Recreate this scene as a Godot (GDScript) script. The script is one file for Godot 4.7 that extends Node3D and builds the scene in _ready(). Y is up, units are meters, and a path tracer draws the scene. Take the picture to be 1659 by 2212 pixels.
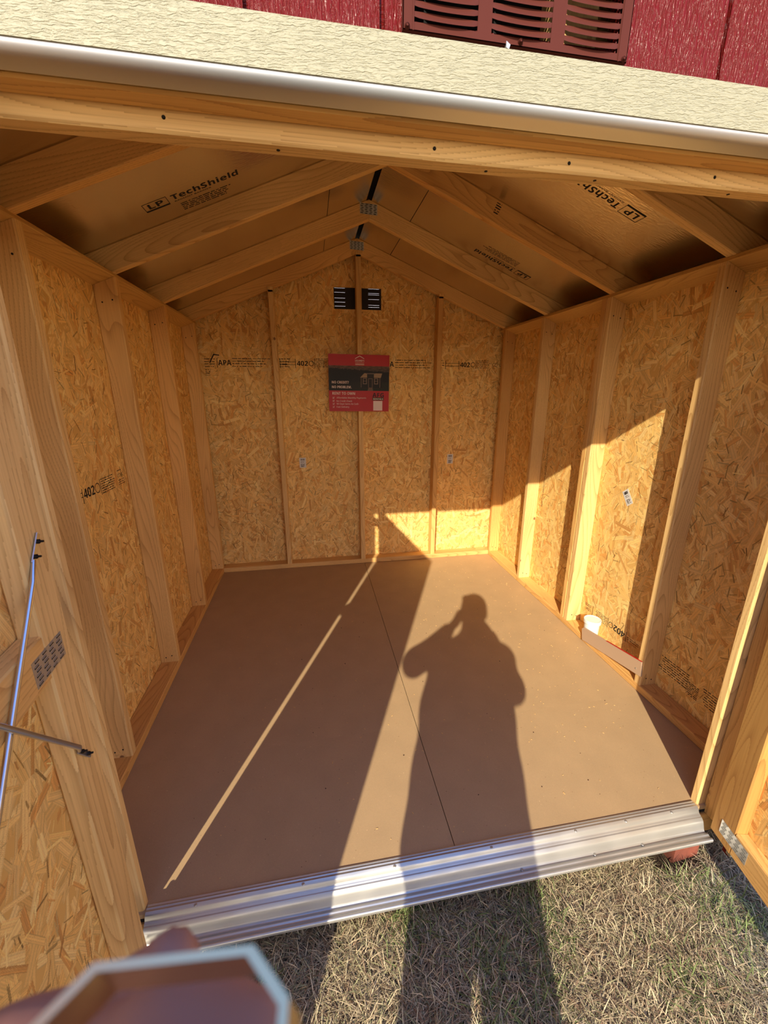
extends Node3D
# A small wooden shed seen through its open double door. Metres, y up, floor top at y = 0, door side towards +z.

const SLOPE := 0.40            # roof pitch (rise over run)
const RAFTER_RIDGE := 2.345    # underside of the rafters at the ridge
const DECK_RIDGE := 2.4407     # underside of the roof deck at the ridge
const WALL_X := 1.228          # inner face of the side sheathing
const BACK_Z := -1.909         # inner face of the back sheathing
const STUD := 0.0889
const PLY := 0.038
const GROUND_Y := -0.21
const CAM_POS := Vector3(-0.3761, 1.4249, 1.4266)
const CAM_ROT := Vector3(-0.2884, -0.1710, -0.0017)

var rng := RandomNumberGenerator.new()
var M := {}
var font_bold: SystemFont
var font_regular: SystemFont
var ink: StandardMaterial3D


# ------------------------------------------------------------------ tree helpers
func tag(o: Node, label: String, category: String, group := "", kind := "") -> void:
	o.set_meta("label", label)
	o.set_meta("category", category)
	if group != "":
		o.set_meta("group", group)
	if kind != "":
		o.set_meta("kind", kind)


func base(called: String, at := Vector3.ZERO, parent: Node = null) -> Node3D:
	var o := Node3D.new()
	o.name = called
	o.position = at
	(parent if parent else self).add_child(o, true)
	return o


func build(st: SurfaceTool, called: String, m: Material, parent: Node = null) -> MeshInstance3D:
	var o := MeshInstance3D.new()
	o.mesh = st.commit()
	o.name = called
	o.material_override = m
	(parent if parent else self).add_child(o, true)
	return o


func mb() -> SurfaceTool:
	var st := SurfaceTool.new()
	st.begin(Mesh.PRIMITIVE_TRIANGLES)
	return st


# ------------------------------------------------------------------ shape helpers
func tri(st: SurfaceTool, a: Vector3, b: Vector3, c: Vector3, n: Vector3, ua: Vector2, ub: Vector2, uc: Vector2) -> void:
	if (b - a).cross(c - a).dot(n) > 0.0:
		var t := b; b = c; c = t
		var u := ub; ub = uc; uc = u
	st.set_normal(n); st.set_uv(ua); st.add_vertex(a)
	st.set_normal(n); st.set_uv(ub); st.add_vertex(b)
	st.set_normal(n); st.set_uv(uc); st.add_vertex(c)


func quad(st: SurfaceTool, a: Vector3, b: Vector3, c: Vector3, d: Vector3, out: Vector3, ua: Vector2, ub: Vector2, uc: Vector2, ud: Vector2) -> void:
	var n := (b - a).cross(c - a)
	if n.length() < 1e-12:
		n = (c - a).cross(d - a)
	n = n.normalized()
	if n.dot(out) < 0.0:
		n = -n
	tri(st, a, b, c, n, ua, ub, uc)
	tri(st, a, c, d, n, ua, uc, ud)


# Chamfered timber from a to b; side is the direction of w, up that of h (through the centre line).
# Ends may be cut askew: end shift = sh * (height off axis) + ss * (side off axis).
func beam(st: SurfaceTool, a: Vector3, b: Vector3, w: float, h: float, side: Vector3, c := 0.003, sh0 := 0.0, sh1 := 0.0, ss0 := 0.0, ss1 := 0.0) -> void:
	var d := (b - a).normalized()
	var s := (side - d * side.dot(d)).normalized()
	var u := d.cross(s).normalized()
	var x := w / 2.0
	var y := h / 2.0
	var prof: Array[Vector2] = [Vector2(-x + c, -y), Vector2(x - c, -y), Vector2(x, -y + c), Vector2(x, y - c), Vector2(x - c, y), Vector2(-x + c, y), Vector2(-x, y - c), Vector2(-x, -y + c)]
	var L := (b - a).length()
	var ou := rng.randf() * 0.58
	var ov := rng.randf() * maxf(0.02, 1.0 - L / 2.7)
	var p0: Array[Vector3] = []
	var p1: Array[Vector3] = []
	for q in prof:
		var off := s * q.x + u * q.y
		p0.append(a + off + d * (sh0 * q.y + ss0 * q.x))
		p1.append(b + off + d * (sh1 * q.y + ss1 * q.x))
	var peri := 0.0
	for i in 8:
		var j := (i + 1) % 8
		var e := prof[j] - prof[i]
		var l := e.length()
		var n := (s * e.y - u * e.x)
		var u0 := ou + peri / 0.7
		var u1 := ou + (peri + l) / 0.7
		var off := s * (prof[i].x + prof[j].x) + u * (prof[i].y + prof[j].y)
		if n.dot(off) < 0.0:
			n = -n
		quad(st, p0[i], p0[j], p1[j], p1[i], n, Vector2(u0, ov + (p0[i] - a).dot(d) / 2.7), Vector2(u1, ov + (p0[j] - a).dot(d) / 2.7), Vector2(u1, ov + (p1[j] - a).dot(d) / 2.7), Vector2(u0, ov + (p1[i] - a).dot(d) / 2.7))
		peri += l
	for i in range(1, 7):
		var uvs := [prof[0] / 0.7, prof[i] / 1.9, prof[i + 1] / 1.9]
		tri(st, p0[0], p0[i], p0[i + 1], -d, Vector2(ou, ov), Vector2(ou, ov) + uvs[1], Vector2(ou, ov) + uvs[2])
		tri(st, p1[0], p1[i], p1[i + 1], d, Vector2(ou, ov), Vector2(ou, ov) + uvs[1], Vector2(ou, ov) + uvs[2])


# Axis-aligned timber given by its corners; runs along axis 0, 1 or 2.
func timber(st: SurfaceTool, lo: Vector3, hi: Vector3, axis: int, c := 0.003) -> void:
	var m := (lo + hi) / 2.0
	var a := m
	var b := m
	a[axis] = lo[axis]
	b[axis] = hi[axis]
	var k := (axis + 1) % 3
	var l := (axis + 2) % 3
	var side := Vector3.ZERO
	side[k] = 1.0
	beam(st, a, b, hi[k] - lo[k], hi[l] - lo[l], side, c)


# A flat polygon in the plane (o; eu, ev) given thickness along en, planar texture coordinates in metres / tile.
func slab(st: SurfaceTool, o: Vector3, eu: Vector3, ev: Vector3, thick: Vector3, poly: PackedVector2Array, tile := 1.0, off := Vector2.ZERO) -> void:
	var n := eu.cross(ev).normalized()
	var out := -thick.normalized()
	var idx := Geometry2D.triangulate_polygon(poly)
	for k in range(0, idx.size(), 3):
		var q: Array[Vector2] = [poly[idx[k]], poly[idx[k + 1]], poly[idx[k + 2]]]
		var p: Array[Vector3] = [o + eu * q[0].x + ev * q[0].y, o + eu * q[1].x + ev * q[1].y, o + eu * q[2].x + ev * q[2].y]
		tri(st, p[0], p[1], p[2], out, q[0] / tile + off, q[1] / tile + off, q[2] / tile + off)
		tri(st, p[0] + thick, p[1] + thick, p[2] + thick, -out, q[0] / tile + off, q[1] / tile + off, q[2] / tile + off)
	var ccw := not Geometry2D.is_polygon_clockwise(poly)
	for k in poly.size():
		var q0 := poly[k]
		var q1 := poly[(k + 1) % poly.size()]
		var e := q1 - q0
		var o2 := Vector2(e.y, -e.x) if ccw else Vector2(-e.y, e.x)
		var p0 := o + eu * q0.x + ev * q0.y
		var p1 := o + eu * q1.x + ev * q1.y
		var t := thick.length() / tile
		var along := e.normalized() * 0.0 + Vector2(t, t)
		quad(st, p0, p1, p1 + thick, p0 + thick, eu * o2.x + ev * o2.y, q0 / tile + off, q1 / tile + off, q1 / tile + off + along, q0 / tile + off + along)
	if n.length() < 0.5:
		push_warning("flat")


func rect_poly(x0: float, y0: float, x1: float, y1: float) -> PackedVector2Array:
	return PackedVector2Array([Vector2(x0, y0), Vector2(x1, y0), Vector2(x1, y1), Vector2(x0, y1)])


func box(st: SurfaceTool, lo: Vector3, hi: Vector3, tile := 1.0, off := Vector2.ZERO) -> void:
	slab(st, Vector3(0, 0, hi.z), Vector3.RIGHT, Vector3.UP, Vector3(0, 0, lo.z - hi.z), rect_poly(lo.x, lo.y, hi.x, hi.y), tile, off)


# Sweeps an open or closed profile of (v, w) points along x, with thickness zero or closed outline.
func extrude_x(st: SurfaceTool, prof: PackedVector2Array, x0: float, x1: float, steps := 1, wobble := 0.0) -> void:
	# prof holds (z, y); smooth shading comes from generate_normals
	var total := 0.0
	var dist: Array[float] = [0.0]
	for i in range(1, prof.size()):
		total += prof[i].distance_to(prof[i - 1])
		dist.append(total)
	for k in steps:
		var xa := lerpf(x0, x1, float(k) / steps)
		var xb := lerpf(x0, x1, float(k + 1) / steps)
		var wa := wobble * sin(xa * 9.0)
		var wb := wobble * sin(xb * 9.0)
		for i in prof.size() - 1:
			var a := Vector3(xa, prof[i].y + wa, prof[i].x)
			var b := Vector3(xb, prof[i].y + wb, prof[i].x)
			var c := Vector3(xb, prof[i + 1].y + wb, prof[i + 1].x)
			var d := Vector3(xa, prof[i + 1].y + wa, prof[i + 1].x)
			var va := dist[i]
			var vb := dist[i + 1]
			for v in [[a, xa, va], [c, xb, vb], [b, xb, va], [a, xa, va], [d, xa, vb], [c, xb, vb]]:
				st.set_uv(Vector2(v[1], v[2]))
				st.add_vertex(v[0])


# A rod of round section through points, with per-point radii; caps closed.
func tube(st: SurfaceTool, pts: Array, rad: Array, sides := 10) -> void:
	var frames := []
	for i in pts.size():
		var d: Vector3 = (pts[mini(i + 1, pts.size() - 1)] - pts[maxi(i - 1, 0)]).normalized()
		var up := Vector3.UP if absf(d.y) < 0.9 else Vector3.RIGHT
		var s := d.cross(up).normalized()
		frames.append([s, d.cross(s).normalized(), d])
	for i in pts.size() - 1:
		for k in sides:
			var v := []
			for e in [[i, k], [i, k + 1], [i + 1, k + 1], [i + 1, k]]:
				var an: float = TAU * e[1] / sides
				var f = frames[e[0]]
				var nn: Vector3 = f[0] * cos(an) + f[1] * sin(an)
				v.append([pts[e[0]] + nn * rad[e[0]], nn, Vector2(float(e[1]) / sides, float(e[0]))])
			var out: Vector3 = v[0][1] + v[2][1]
			var order := [0, 1, 2, 0, 2, 3]
			if ((v[1][0] - v[0][0]) as Vector3).cross(v[2][0] - v[0][0]).dot(out) > 0.0:
				order = [0, 2, 1, 0, 3, 2]
			for o in order:
				st.set_normal(v[o][1]); st.set_uv(v[o][2]); st.add_vertex(v[o][0])
	for e in [[0, -1.0], [pts.size() - 1, 1.0]]:
		var f = frames[e[0]]
		for k in sides:
			var a0 := TAU * k / sides
			var a1 := TAU * (k + 1) / sides
			var p: Vector3 = pts[e[0]]
			var r: float = rad[e[0]]
			tri(st, p, p + (f[0] * cos(a0) + f[1] * sin(a0)) * r, p + (f[0] * cos(a1) + f[1] * sin(a1)) * r, f[2] * e[1], Vector2.ZERO, Vector2(0, 1), Vector2(1, 1))


# Surface of revolution about the y axis through c: prof of (radius, height).
func lathe(st: SurfaceTool, c: Vector3, prof: Array, sides := 32) -> void:
	for i in prof.size() - 1:
		for k in sides:
			var a0 := TAU * k / sides
			var a1 := TAU * (k + 1) / sides
			var p: Vector2 = prof[i]
			var q: Vector2 = prof[i + 1]
			var A := c + Vector3(p.x * cos(a0), p.y, p.x * sin(a0))
			var B := c + Vector3(p.x * cos(a1), p.y, p.x * sin(a1))
			var C := c + Vector3(q.x * cos(a1), q.y, q.x * sin(a1))
			var D := c + Vector3(q.x * cos(a0), q.y, q.x * sin(a0))
			var am := (a0 + a1) / 2.0
			var nn := Vector3((q.y - p.y) * cos(am), p.x - q.x, (q.y - p.y) * sin(am))
			quad(st, A, B, C, D, nn, Vector2(a0, p.y), Vector2(a1, p.y), Vector2(a1, q.y), Vector2(a0, q.y))


func lettering(parent: Node, text: String, f: Font, cap: float, at: Vector3, right: Vector3, up: Vector3, m: Material, width := 0.0, called := "lettering") -> MeshInstance3D:
	var t := TextMesh.new()
	t.text = text
	t.font = f
	t.font_size = 64
	t.pixel_size = cap / 46.0
	t.depth = 0.0005
	t.curve_step = 2.0
	t.horizontal_alignment = HORIZONTAL_ALIGNMENT_LEFT
	t.vertical_alignment = VERTICAL_ALIGNMENT_CENTER
	var bb := t.get_aabb()
	var kx := 1.0
	if width > 0.0 and bb.size.x > 0.0:
		kx = width / bb.size.x
	var o := MeshInstance3D.new()
	o.name = called
	o.mesh = t
	o.material_override = m
	var ox := bb.position.x
	var oy := bb.position.y + bb.size.y / 2.0
	o.transform = Transform3D(Basis(right * kx, up, right.cross(up)), at - right * ox * kx - up * oy)
	parent.add_child(o, true)
	return o


# Lines of print too small to read: short strokes of ink standing for words.
func small_print(st: SurfaceTool, at: Vector3, right: Vector3, up: Vector3, width: float, lines: int, pitch: float, cap: float) -> void:
	var n := right.cross(up)
	for l in lines:
		var x := 0.0
		var wmax := width * rng.randf_range(0.75, 1.0)
		while x < wmax:
			var w := minf(rng.randf_range(0.4, 2.2) * cap * 2.0, wmax - x)
			var o := at + right * x - up * (pitch * l)
			slab(st, o + n * 0.0005, right, up, -n * 0.0004, rect_poly(0, 0, w, cap * rng.randf_range(0.35, 0.6)), 1.0)
			x += w + cap * rng.randf_range(0.5, 0.9)


func ink_rect(st: SurfaceTool, at: Vector3, right: Vector3, up: Vector3, x0: float, y0: float, x1: float, y1: float) -> void:
	var n := right.cross(up)
	slab(st, at + n * 0.0005, right, up, -n * 0.0004, rect_poly(x0, y0, x1, y1), 1.0)


func ink_ring(st: SurfaceTool, at: Vector3, right: Vector3, up: Vector3, r0: float, r1: float) -> void:
	var n := right.cross(up)
	var poly := PackedVector2Array()
	for k in 25:
		poly.append(Vector2(cos(TAU * k / 24.0), sin(TAU * k / 24.0)) * r1)
	for k in range(24, -1, -1):
		poly.append(Vector2(cos(TAU * k / 24.0 + 0.001), sin(TAU * k / 24.0 + 0.001)) * r0)
	for k in 24:
		var a := poly[k]
		var b := poly[k + 1]
		var c := poly[48 - k]
		var d := poly[49 - k]
		quad(st, at + n * 0.0005 + right * a.x + up * a.y, at + n * 0.0005 + right * b.x + up * b.y, at + n * 0.0005 + right * c.x + up * c.y, at + n * 0.0005 + right * d.x + up * d.y, n, Vector2.ZERO, Vector2.ZERO, Vector2.ZERO, Vector2.ZERO)


# Smooth union of tapered capsules, meshed as surface nets. bones: [a, b, ra, rb]
func surface_nets(st: SurfaceTool, bones: Array, cell: float, k: float) -> void:
	var lo := Vector3(1e9, 1e9, 1e9)
	var hi := -lo
	for b in bones:
		var r: float = maxf(b[2], b[3]) + cell * 3.0
		lo = lo.min((b[0] as Vector3).min(b[1]) - Vector3.ONE * r)
		hi = hi.max((b[0] as Vector3).max(b[1]) + Vector3.ONE * r)
	var nx := int(ceil((hi.x - lo.x) / cell)) + 1
	var ny := int(ceil((hi.y - lo.y) / cell)) + 1
	var nz := int(ceil((hi.z - lo.z) / cell)) + 1
	var f := PackedFloat32Array()
	f.resize(nx * ny * nz)
	f.fill(1.0)
	for b in bones:
		var a: Vector3 = b[0]
		var ab: Vector3 = b[1] - a
		var ll := maxf(ab.length_squared(), 1e-9)
		var ra: float = b[2]
		var rb: float = b[3]
		var r := maxf(ra, rb) + k + cell * 2.0
		var l3 := ((a.min(b[1]) - Vector3.ONE * r - lo) / cell).floor()
		var h3 := ((a.max(b[1]) + Vector3.ONE * r - lo) / cell).ceil()
		for iz in range(maxi(0, int(l3.z)), mini(nz, int(h3.z) + 1)):
			for iy in range(maxi(0, int(l3.y)), mini(ny, int(h3.y) + 1)):
				var row := (iz * ny + iy) * nx
				for ix in range(maxi(0, int(l3.x)), mini(nx, int(h3.x) + 1)):
					var p := lo + Vector3(ix, iy, iz) * cell - a
					var t := clampf(p.dot(ab) / ll, 0.0, 1.0)
					var d := (p - ab * t).length() - lerpf(ra, rb, t)
					var o := f[row + ix]
					var h := maxf(k - absf(d - o), 0.0) / k
					f[row + ix] = minf(d, o) - h * h * k * 0.25
	var verts: Array[Vector3] = []
	var at := {}
	var corner := [0, 1, nx, nx + 1, nx * ny, nx * ny + 1, nx * ny + nx, nx * ny + nx + 1]
	var edges := [[0, 1], [2, 3], [4, 5], [6, 7], [0, 2], [1, 3], [4, 6], [5, 7], [0, 4], [1, 5], [2, 6], [3, 7]]
	for iz in nz - 1:
		for iy in ny - 1:
			for ix in nx - 1:
				var i := (iz * ny + iy) * nx + ix
				var s := 0
				for c in 8:
					if f[i + corner[c]] < 0.0:
						s += 1
				if s == 0 or s == 8:
					continue
				var sum := Vector3.ZERO
				var n := 0
				for e in edges:
					var fa := f[i + corner[e[0]]]
					var fb := f[i + corner[e[1]]]
					if (fa < 0.0) != (fb < 0.0):
						var t := fa / (fa - fb)
						var pa := Vector3(e[0] & 1, (e[0] >> 1) & 1, e[0] >> 2)
						var pb := Vector3(e[1] & 1, (e[1] >> 1) & 1, e[1] >> 2)
						sum += pa.lerp(pb, t)
						n += 1
				at[i] = verts.size()
				verts.append(lo + (Vector3(ix, iy, iz) + sum / n) * cell)
	var step := [1, nx, nx * ny]
	for i in at:
		for ax in 3:
			var fa := f[i]
			var fb := f[i + step[ax]]
			if (fa < 0.0) == (fb < 0.0):
				continue
			var u: int = step[(ax + 1) % 3]
			var w: int = step[(ax + 2) % 3]
			if not (at.has(i - u) and at.has(i - w) and at.has(i - u - w)):
				continue
			var q: Array[Vector3] = [verts[at[i]], verts[at[i - u]], verts[at[i - u - w]], verts[at[i - w]]]
			var order := [0, 2, 1, 0, 3, 2] if fa < 0.0 else [0, 1, 2, 0, 2, 3]
			for o in order:
				st.set_smooth_group(0)
				st.set_uv(Vector2(q[o].x, q[o].y))
				st.add_vertex(q[o])


# ------------------------------------------------------------------ textures
func tex(im: Image) -> ImageTexture:
	return ImageTexture.create_from_image(im)


func make_osb() -> Array:
	var n := 1536
	var per := 960.0      # pixels to the metre: a tile of 1.6 m
	var col := PackedByteArray()
	var hgt := PackedByteArray()
	col.resize(n * n * 3)
	hgt.resize(n * n)
	for i in n * n:
		col[i * 3] = 224; col[i * 3 + 1] = 180; col[i * 3 + 2] = 106
	hgt.fill(90)
	var tones := [[242, 202, 130], [247, 209, 139], [238, 196, 122], [250, 217, 149], [236, 190, 114], [243, 200, 124], [220, 164, 92], [246, 206, 134]]
	for s in 6400:
		var fine := s > 4900
		var cx := rng.randf() * n
		var cy := rng.randf() * n
		var an := rng.randfn(PI / 2.0, 0.85)
		var L := int(rng.randf_range(45, 120))
		var W := int(rng.randf_range(7, 24))
		var t: Array = tones[rng.randi() % tones.size()]
		var g := rng.randf_range(0.93, 1.05)
		if fine:
			L = int(rng.randf_range(10, 52))
			W = int(rng.randf_range(2, 6))
			g = rng.randf_range(0.58, 0.87) if rng.randf() < 0.75 else 1.08
		var ca := cos(an)
		var sa := sin(an)
		var skew := rng.randf_range(-0.8, 0.8)
		var hb := int(rng.randf_range(70, 215))
		var curl := rng.randf_range(-0.10, 0.10)
		for j in W:
			var fl := g * (1.0 + 0.05 * sin(j * 1.7 + s) + 0.04 * sin(j * 0.6 + s * 3.1))
			var edge := j == 0 or j == W - 1
			if edge and not fine:
				fl *= 0.86 if rng.randf() < 0.4 else 0.97
			var r := mini(255, int(t[0] * fl))
			var gg := mini(255, int(t[1] * fl * (0.96 if fl < 0.75 else 1.0)))
			var bb := mini(255, int(t[2] * fl * (0.86 if fl < 0.75 else 1.0)))
			var jj := j - W * 0.5
			var i0 := int(jj * skew)
			var i1 := L + int(jj * -skew * 0.6) + (rng.randi() % 5)
			for i in range(i0, i1):
				var k := float(i) - L * 0.5
				var px := posmod(int(cx + k * ca - (jj + k * k * 0.004 * curl) * sa), n)
				var py := posmod(int(cy + k * sa + (jj + k * k * 0.004 * curl) * ca), n)
				var o := py * n + px
				col[o * 3] = r; col[o * 3 + 1] = gg; col[o * 3 + 2] = bb
				hgt[o] = hb
	return [tex(Image.create_from_data(n, n, false, Image.FORMAT_RGB8, col)), tex(Image.create_from_data(n, n, false, Image.FORMAT_L8, hgt))]


func make_pine(seed_: int, knots: int) -> ImageTexture:
	var w := 448
	var h := 1728
	var b := PackedByteArray()
	b.resize(w * h * 3)
	var n1 := FastNoiseLite.new()
	n1.seed = seed_; n1.frequency = 0.006; n1.fractal_octaves = 2
	var n2 := FastNoiseLite.new()
	n2.seed = seed_ + 7; n2.frequency = 0.35; n2.fractal_type = FastNoiseLite.FRACTAL_NONE
	var r := RandomNumberGenerator.new()
	r.seed = seed_
	var ks := []
	for k in knots:
		ks.append([r.randf_range(0.03, 0.97) * w, (k + r.randf_range(0.1, 0.9)) / knots * h, r.randf_range(3.0, 9.5)])
	for y in h:
		var near := []
		for k in ks:
			if absf(k[1] - y) < k[2] * 14.0:
				near.append(k)
		for x in w:
			var q := x * 0.085 + n1.get_noise_2d(x * 1.1, y * 0.16) * 7.0
			var dark := 0.0
			for k in near:
				var dx: float = (x - k[0]) / k[2]
				var dy: float = (y - k[1]) / (k[2] * 2.6)
				var d2 := dx * dx * 0.35 + dy * dy
				q += 2.4 * exp(-d2) * signf(dx + 0.001) * minf(1.0, absf(dx))
				var dk: float = dx * dx + (y - k[1]) * (y - k[1]) / (k[2] * k[2] * 1.35)
				if dk < 1.25:
					dark = maxf(dark, clampf(1.5 - dk, 0.0, 1.0) * (0.75 + 0.25 * sin(sqrt(dk) * 14.0)))
			var fr := q - floorf(q)
			var late := pow(fr, 5.0) * 0.16 + n2.get_noise_2d(x, y * 0.02) * 0.035 + n1.get_noise_2d(x * 0.5 + 900, y * 0.3) * 0.07
			var m := clampf(late, -0.2, 0.4)
			var rr := 226.0 * (1.0 - m * 0.85)
			var gg := 186.0 * (1.0 - m * 1.15)
			var bb := 120.0 * (1.0 - m * 1.5)
			rr = lerpf(rr, 106.0, dark); gg = lerpf(gg, 62.0, dark); bb = lerpf(bb, 36.0, dark)
			var o := (y * w + x) * 3
			b[o] = int(clampf(rr, 0, 255)); b[o + 1] = int(clampf(gg, 0, 255)); b[o + 2] = int(clampf(bb, 0, 255))
	return tex(Image.create_from_data(w, h, false, Image.FORMAT_RGB8, b))


# Embossed cedar grain: broken, stepping grooves running along u.
func make_emboss() -> ImageTexture:
	var w := 1024
	var h := 512
	var b := PackedByteArray()
	b.resize(w * h)
	var nz := FastNoiseLite.new()
	nz.seed = 5; nz.frequency = 0.012
	for y in h:
		for x in w:
			b[y * w + x] = int(176 + 30 * nz.get_noise_2d(x, y * 2.5))
	for s in 3300:
		var x0 := rng.randf() * w
		var y0 := rng.randf() * h
		var L := int(rng.randf_range(20, 90))
		var th := rng.randf_range(1.5, 4.5)
		var dep := rng.randf_range(60, 150)
		for i in L:
			var yy := y0 + 7.0 * nz.get_noise_2d(x0 + i, y0 * 3.0) + (2.0 if i > L / 2 else 0.0)
			var e := th * sin(PI * (i + 1.0) / (L + 1.0))
			for j in range(-int(e) - 1, int(e) + 2):
				var a := clampf(1.0 - absf(j) / (e + 0.6), 0.0, 1.0)
				var o := posmod(int(yy) + j, h) * w + posmod(int(x0) + i, w)
				b[o] = int(clampf(b[o] - dep * a * 0.6, 0, 255))
	return tex(Image.create_from_data(w, h, false, Image.FORMAT_L8, b))


func make_speck(w: int, base_: Color, spread: float, specks: int, dark: Color, lightc: Color) -> ImageTexture:
	var im := Image.create(w, w, false, Image.FORMAT_RGB8)
	var nz := FastNoiseLite.new()
	nz.seed = 11; nz.frequency = 0.006; nz.fractal_octaves = 4
	for y in w:
		for x in w:
			var v := 1.0 + spread * nz.get_noise_2d(x, y) + rng.randf_range(-0.03, 0.03)
			im.set_pixel(x, y, Color(base_.r * v, base_.g * v, base_.b * v))
	for s in specks:
		var c := dark if rng.randf() < 0.35 else lightc
		var p := Vector2i(rng.randi() % w, rng.randi() % w)
		im.fill_rect(Rect2i(p, Vector2i(1 + rng.randi() % 2, 1 + rng.randi() % 2)), c)
	return tex(im)


func noise_tex(size: int, freq: float, seed_: int, ramp_lo: float, ramp_hi: float, stretch := 1.0) -> ImageTexture:
	var nz := FastNoiseLite.new()
	nz.seed = seed_; nz.frequency = freq; nz.fractal_octaves = 3
	var b := PackedByteArray()
	b.resize(size * size)
	for y in size:
		for x in size:
			b[y * size + x] = int(255.0 * clampf(lerpf(ramp_lo, ramp_hi, nz.get_noise_2d(x * stretch, y) * 0.7 + 0.5), 0.0, 1.0))
	return tex(Image.create_from_data(size, size, false, Image.FORMAT_L8, b))


func plain(c: Color, rough := 0.8, metal := 0.0) -> StandardMaterial3D:
	var m := StandardMaterial3D.new()
	m.albedo_color = c
	m.roughness = rough
	m.metallic = metal
	return m


func make_materials() -> void:
	font_bold = SystemFont.new()
	font_bold.font_names = PackedStringArray(["Droid Sans"])
	font_bold.font_weight = 700
	font_regular = SystemFont.new()
	font_regular.font_names = PackedStringArray(["Droid Sans"])
	ink = plain(Color(0.07, 0.055, 0.05), 0.85)
	M.ink = ink
	var osb := make_osb()
	var m := plain(Color(1.0, 0.98, 0.92), 0.72)
	m.albedo_texture = osb[0]
	m.heightmap_enabled = true
	m.heightmap_texture = osb[1]
	m.heightmap_scale = 0.05
	M.osb = m
	var pines := [make_pine(3, 9), make_pine(21, 5)]
	var tints := [Color(1, 1, 1), Color(1.0, 0.95, 0.87), Color(0.96, 0.90, 0.80), Color(1.0, 0.97, 0.92)]
	M.pine = []
	for k in 4:
		m = plain(tints[k], 0.68)
		m.albedo_texture = pines[k % 2]
		M.pine.append(m)
	m = plain(Color(0.84, 0.76, 0.62), 0.75)
	m.albedo_texture = pines[1]
	M.pine_dull = m
	m = plain(Color(0.93, 0.90, 0.80), 0.7)
	m.albedo_texture = pines[1]
	M.pine_pale = m
	m = plain(Color(1, 1, 1), 0.62)
	m.albedo_texture = make_speck(1024, Color(0.705, 0.59, 0.435), 0.03, 420, Color(0.45, 0.32, 0.20), Color(0.86, 0.74, 0.56))
	m.uv1_triplanar = true
	m.uv1_world_triplanar = true
	m.uv1_scale = Vector3(0.8, 0.8, 0.8)
	M.floor = m
	var emb := make_emboss()
	m = plain(Color(0.60, 0.585, 0.48), 0.6)
	m.heightmap_enabled = true
	m.heightmap_texture = emb
	m.heightmap_scale = 0.16
	m.uv1_scale = Vector3(1.5, 2.6, 1)
	M.trim = m
	m = plain(Color(0.39, 0.085, 0.07), 0.24)
	m.metallic_specular = 0.26
	m.heightmap_enabled = true
	m.heightmap_texture = emb
	m.heightmap_scale = 0.20
	m.uv1_scale = Vector3(1.0, 2.6, 1)
	M.siding = m
	m = plain(Color(0.90, 0.87, 0.81), 0.25, 1.0)
	m.heightmap_enabled = true
	m.heightmap_texture = noise_tex(512, 0.09, 4, 0.1, 0.9, 0.25)
	m.heightmap_scale = 0.045
	M.foil = m
	m = plain(Color(0.76, 0.75, 0.72), 0.46, 0.7)
	m.roughness_texture = noise_tex(256, 0.03, 8, 0.7, 1.0)
	M.zinc = m
	M.plate = plain(Color(0.74, 0.73, 0.70), 0.42, 0.75)
	M.flashing = plain(Color(0.80, 0.82, 0.84), 0.42, 0.85)
	M.rod = plain(Color(0.80, 0.82, 0.86), 0.28, 1.0)
	M.bolt = plain(Color(0.16, 0.15, 0.14), 0.45, 0.7)
	M.brown_metal = plain(Color(0.325, 0.165, 0.135), 0.45, 0.0)
	M.brown_metal.metallic_specular = 0.17
	M.dark_vent = plain(Color(0.075, 0.04, 0.035), 0.5)
	M.black = plain(Color(0.03, 0.028, 0.025), 0.9)
	M.white_plastic = plain(Color(0.90, 0.90, 0.88), 0.4)
	M.paper = plain(Color(0.86, 0.85, 0.82), 0.7)
	M.red = plain(Color(0.72, 0.055, 0.065), 0.5)
	M.sign_white = plain(Color(0.93, 0.86, 0.83), 0.6)
	M.navy = plain(Color(0.15, 0.03, 0.10), 0.6)
	M.green = plain(Color(0.13, 0.20, 0.07), 0.6)
	M.board_edge = plain(Color(0.30, 0.20, 0.13), 0.8)
	m = plain(Color(0.60, 0.46, 0.34), 0.8)
	m.albedo_color = Color(0.74, 0.62, 0.50)
	M.scrap = m
	m = plain(Color(1, 1, 1), 0.95)
	m.albedo_texture = make_speck(512, Color(0.47, 0.245, 0.175), 0.25, 900, Color(0.3, 0.13, 0.1), Color(0.52, 0.30, 0.22))
	m.uv1_triplanar = true
	m.uv1_scale = Vector3(3, 3, 3)
	M.brick = m
	m = plain(Color(1, 1, 1), 1.0)
	m.albedo_texture = make_speck(512, Color(0.60, 0.54, 0.38), 0.35, 9000, Color(0.42, 0.36, 0.24), Color(0.72, 0.65, 0.48))
	m.uv1_triplanar = true
	m.uv1_world_triplanar = true
	m.uv1_scale = Vector3(0.9, 0.9, 0.9)
	M.lawn = m
	m = plain(Color(1, 1, 1), 1.0)
	m.albedo_texture = make_speck(512, Color(0.22, 0.17, 0.11), 0.5, 9000, Color(0.10, 0.08, 0.05), Color(0.42, 0.34, 0.22))
	m.uv1_triplanar = true
	m.uv1_world_triplanar = true
	m.uv1_scale = Vector3(1.5, 1.5, 1.5)
	M.soil = m
	m = plain(Color(1, 1, 1), 0.75)
	m.vertex_color_use_as_albedo = true
	M.grass = m
	m = plain(Color(0.62, 0.415, 0.325), 0.6)
	M.skin = m
	M.shirt = plain(Color(0.20, 0.22, 0.27), 0.9)
	M.trousers = plain(Color(0.22, 0.20, 0.17), 0.9)
	M.cap = plain(Color(0.13, 0.13, 0.15), 0.85)
	M.shoe = plain(Color(0.12, 0.10, 0.09), 0.7)
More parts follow.
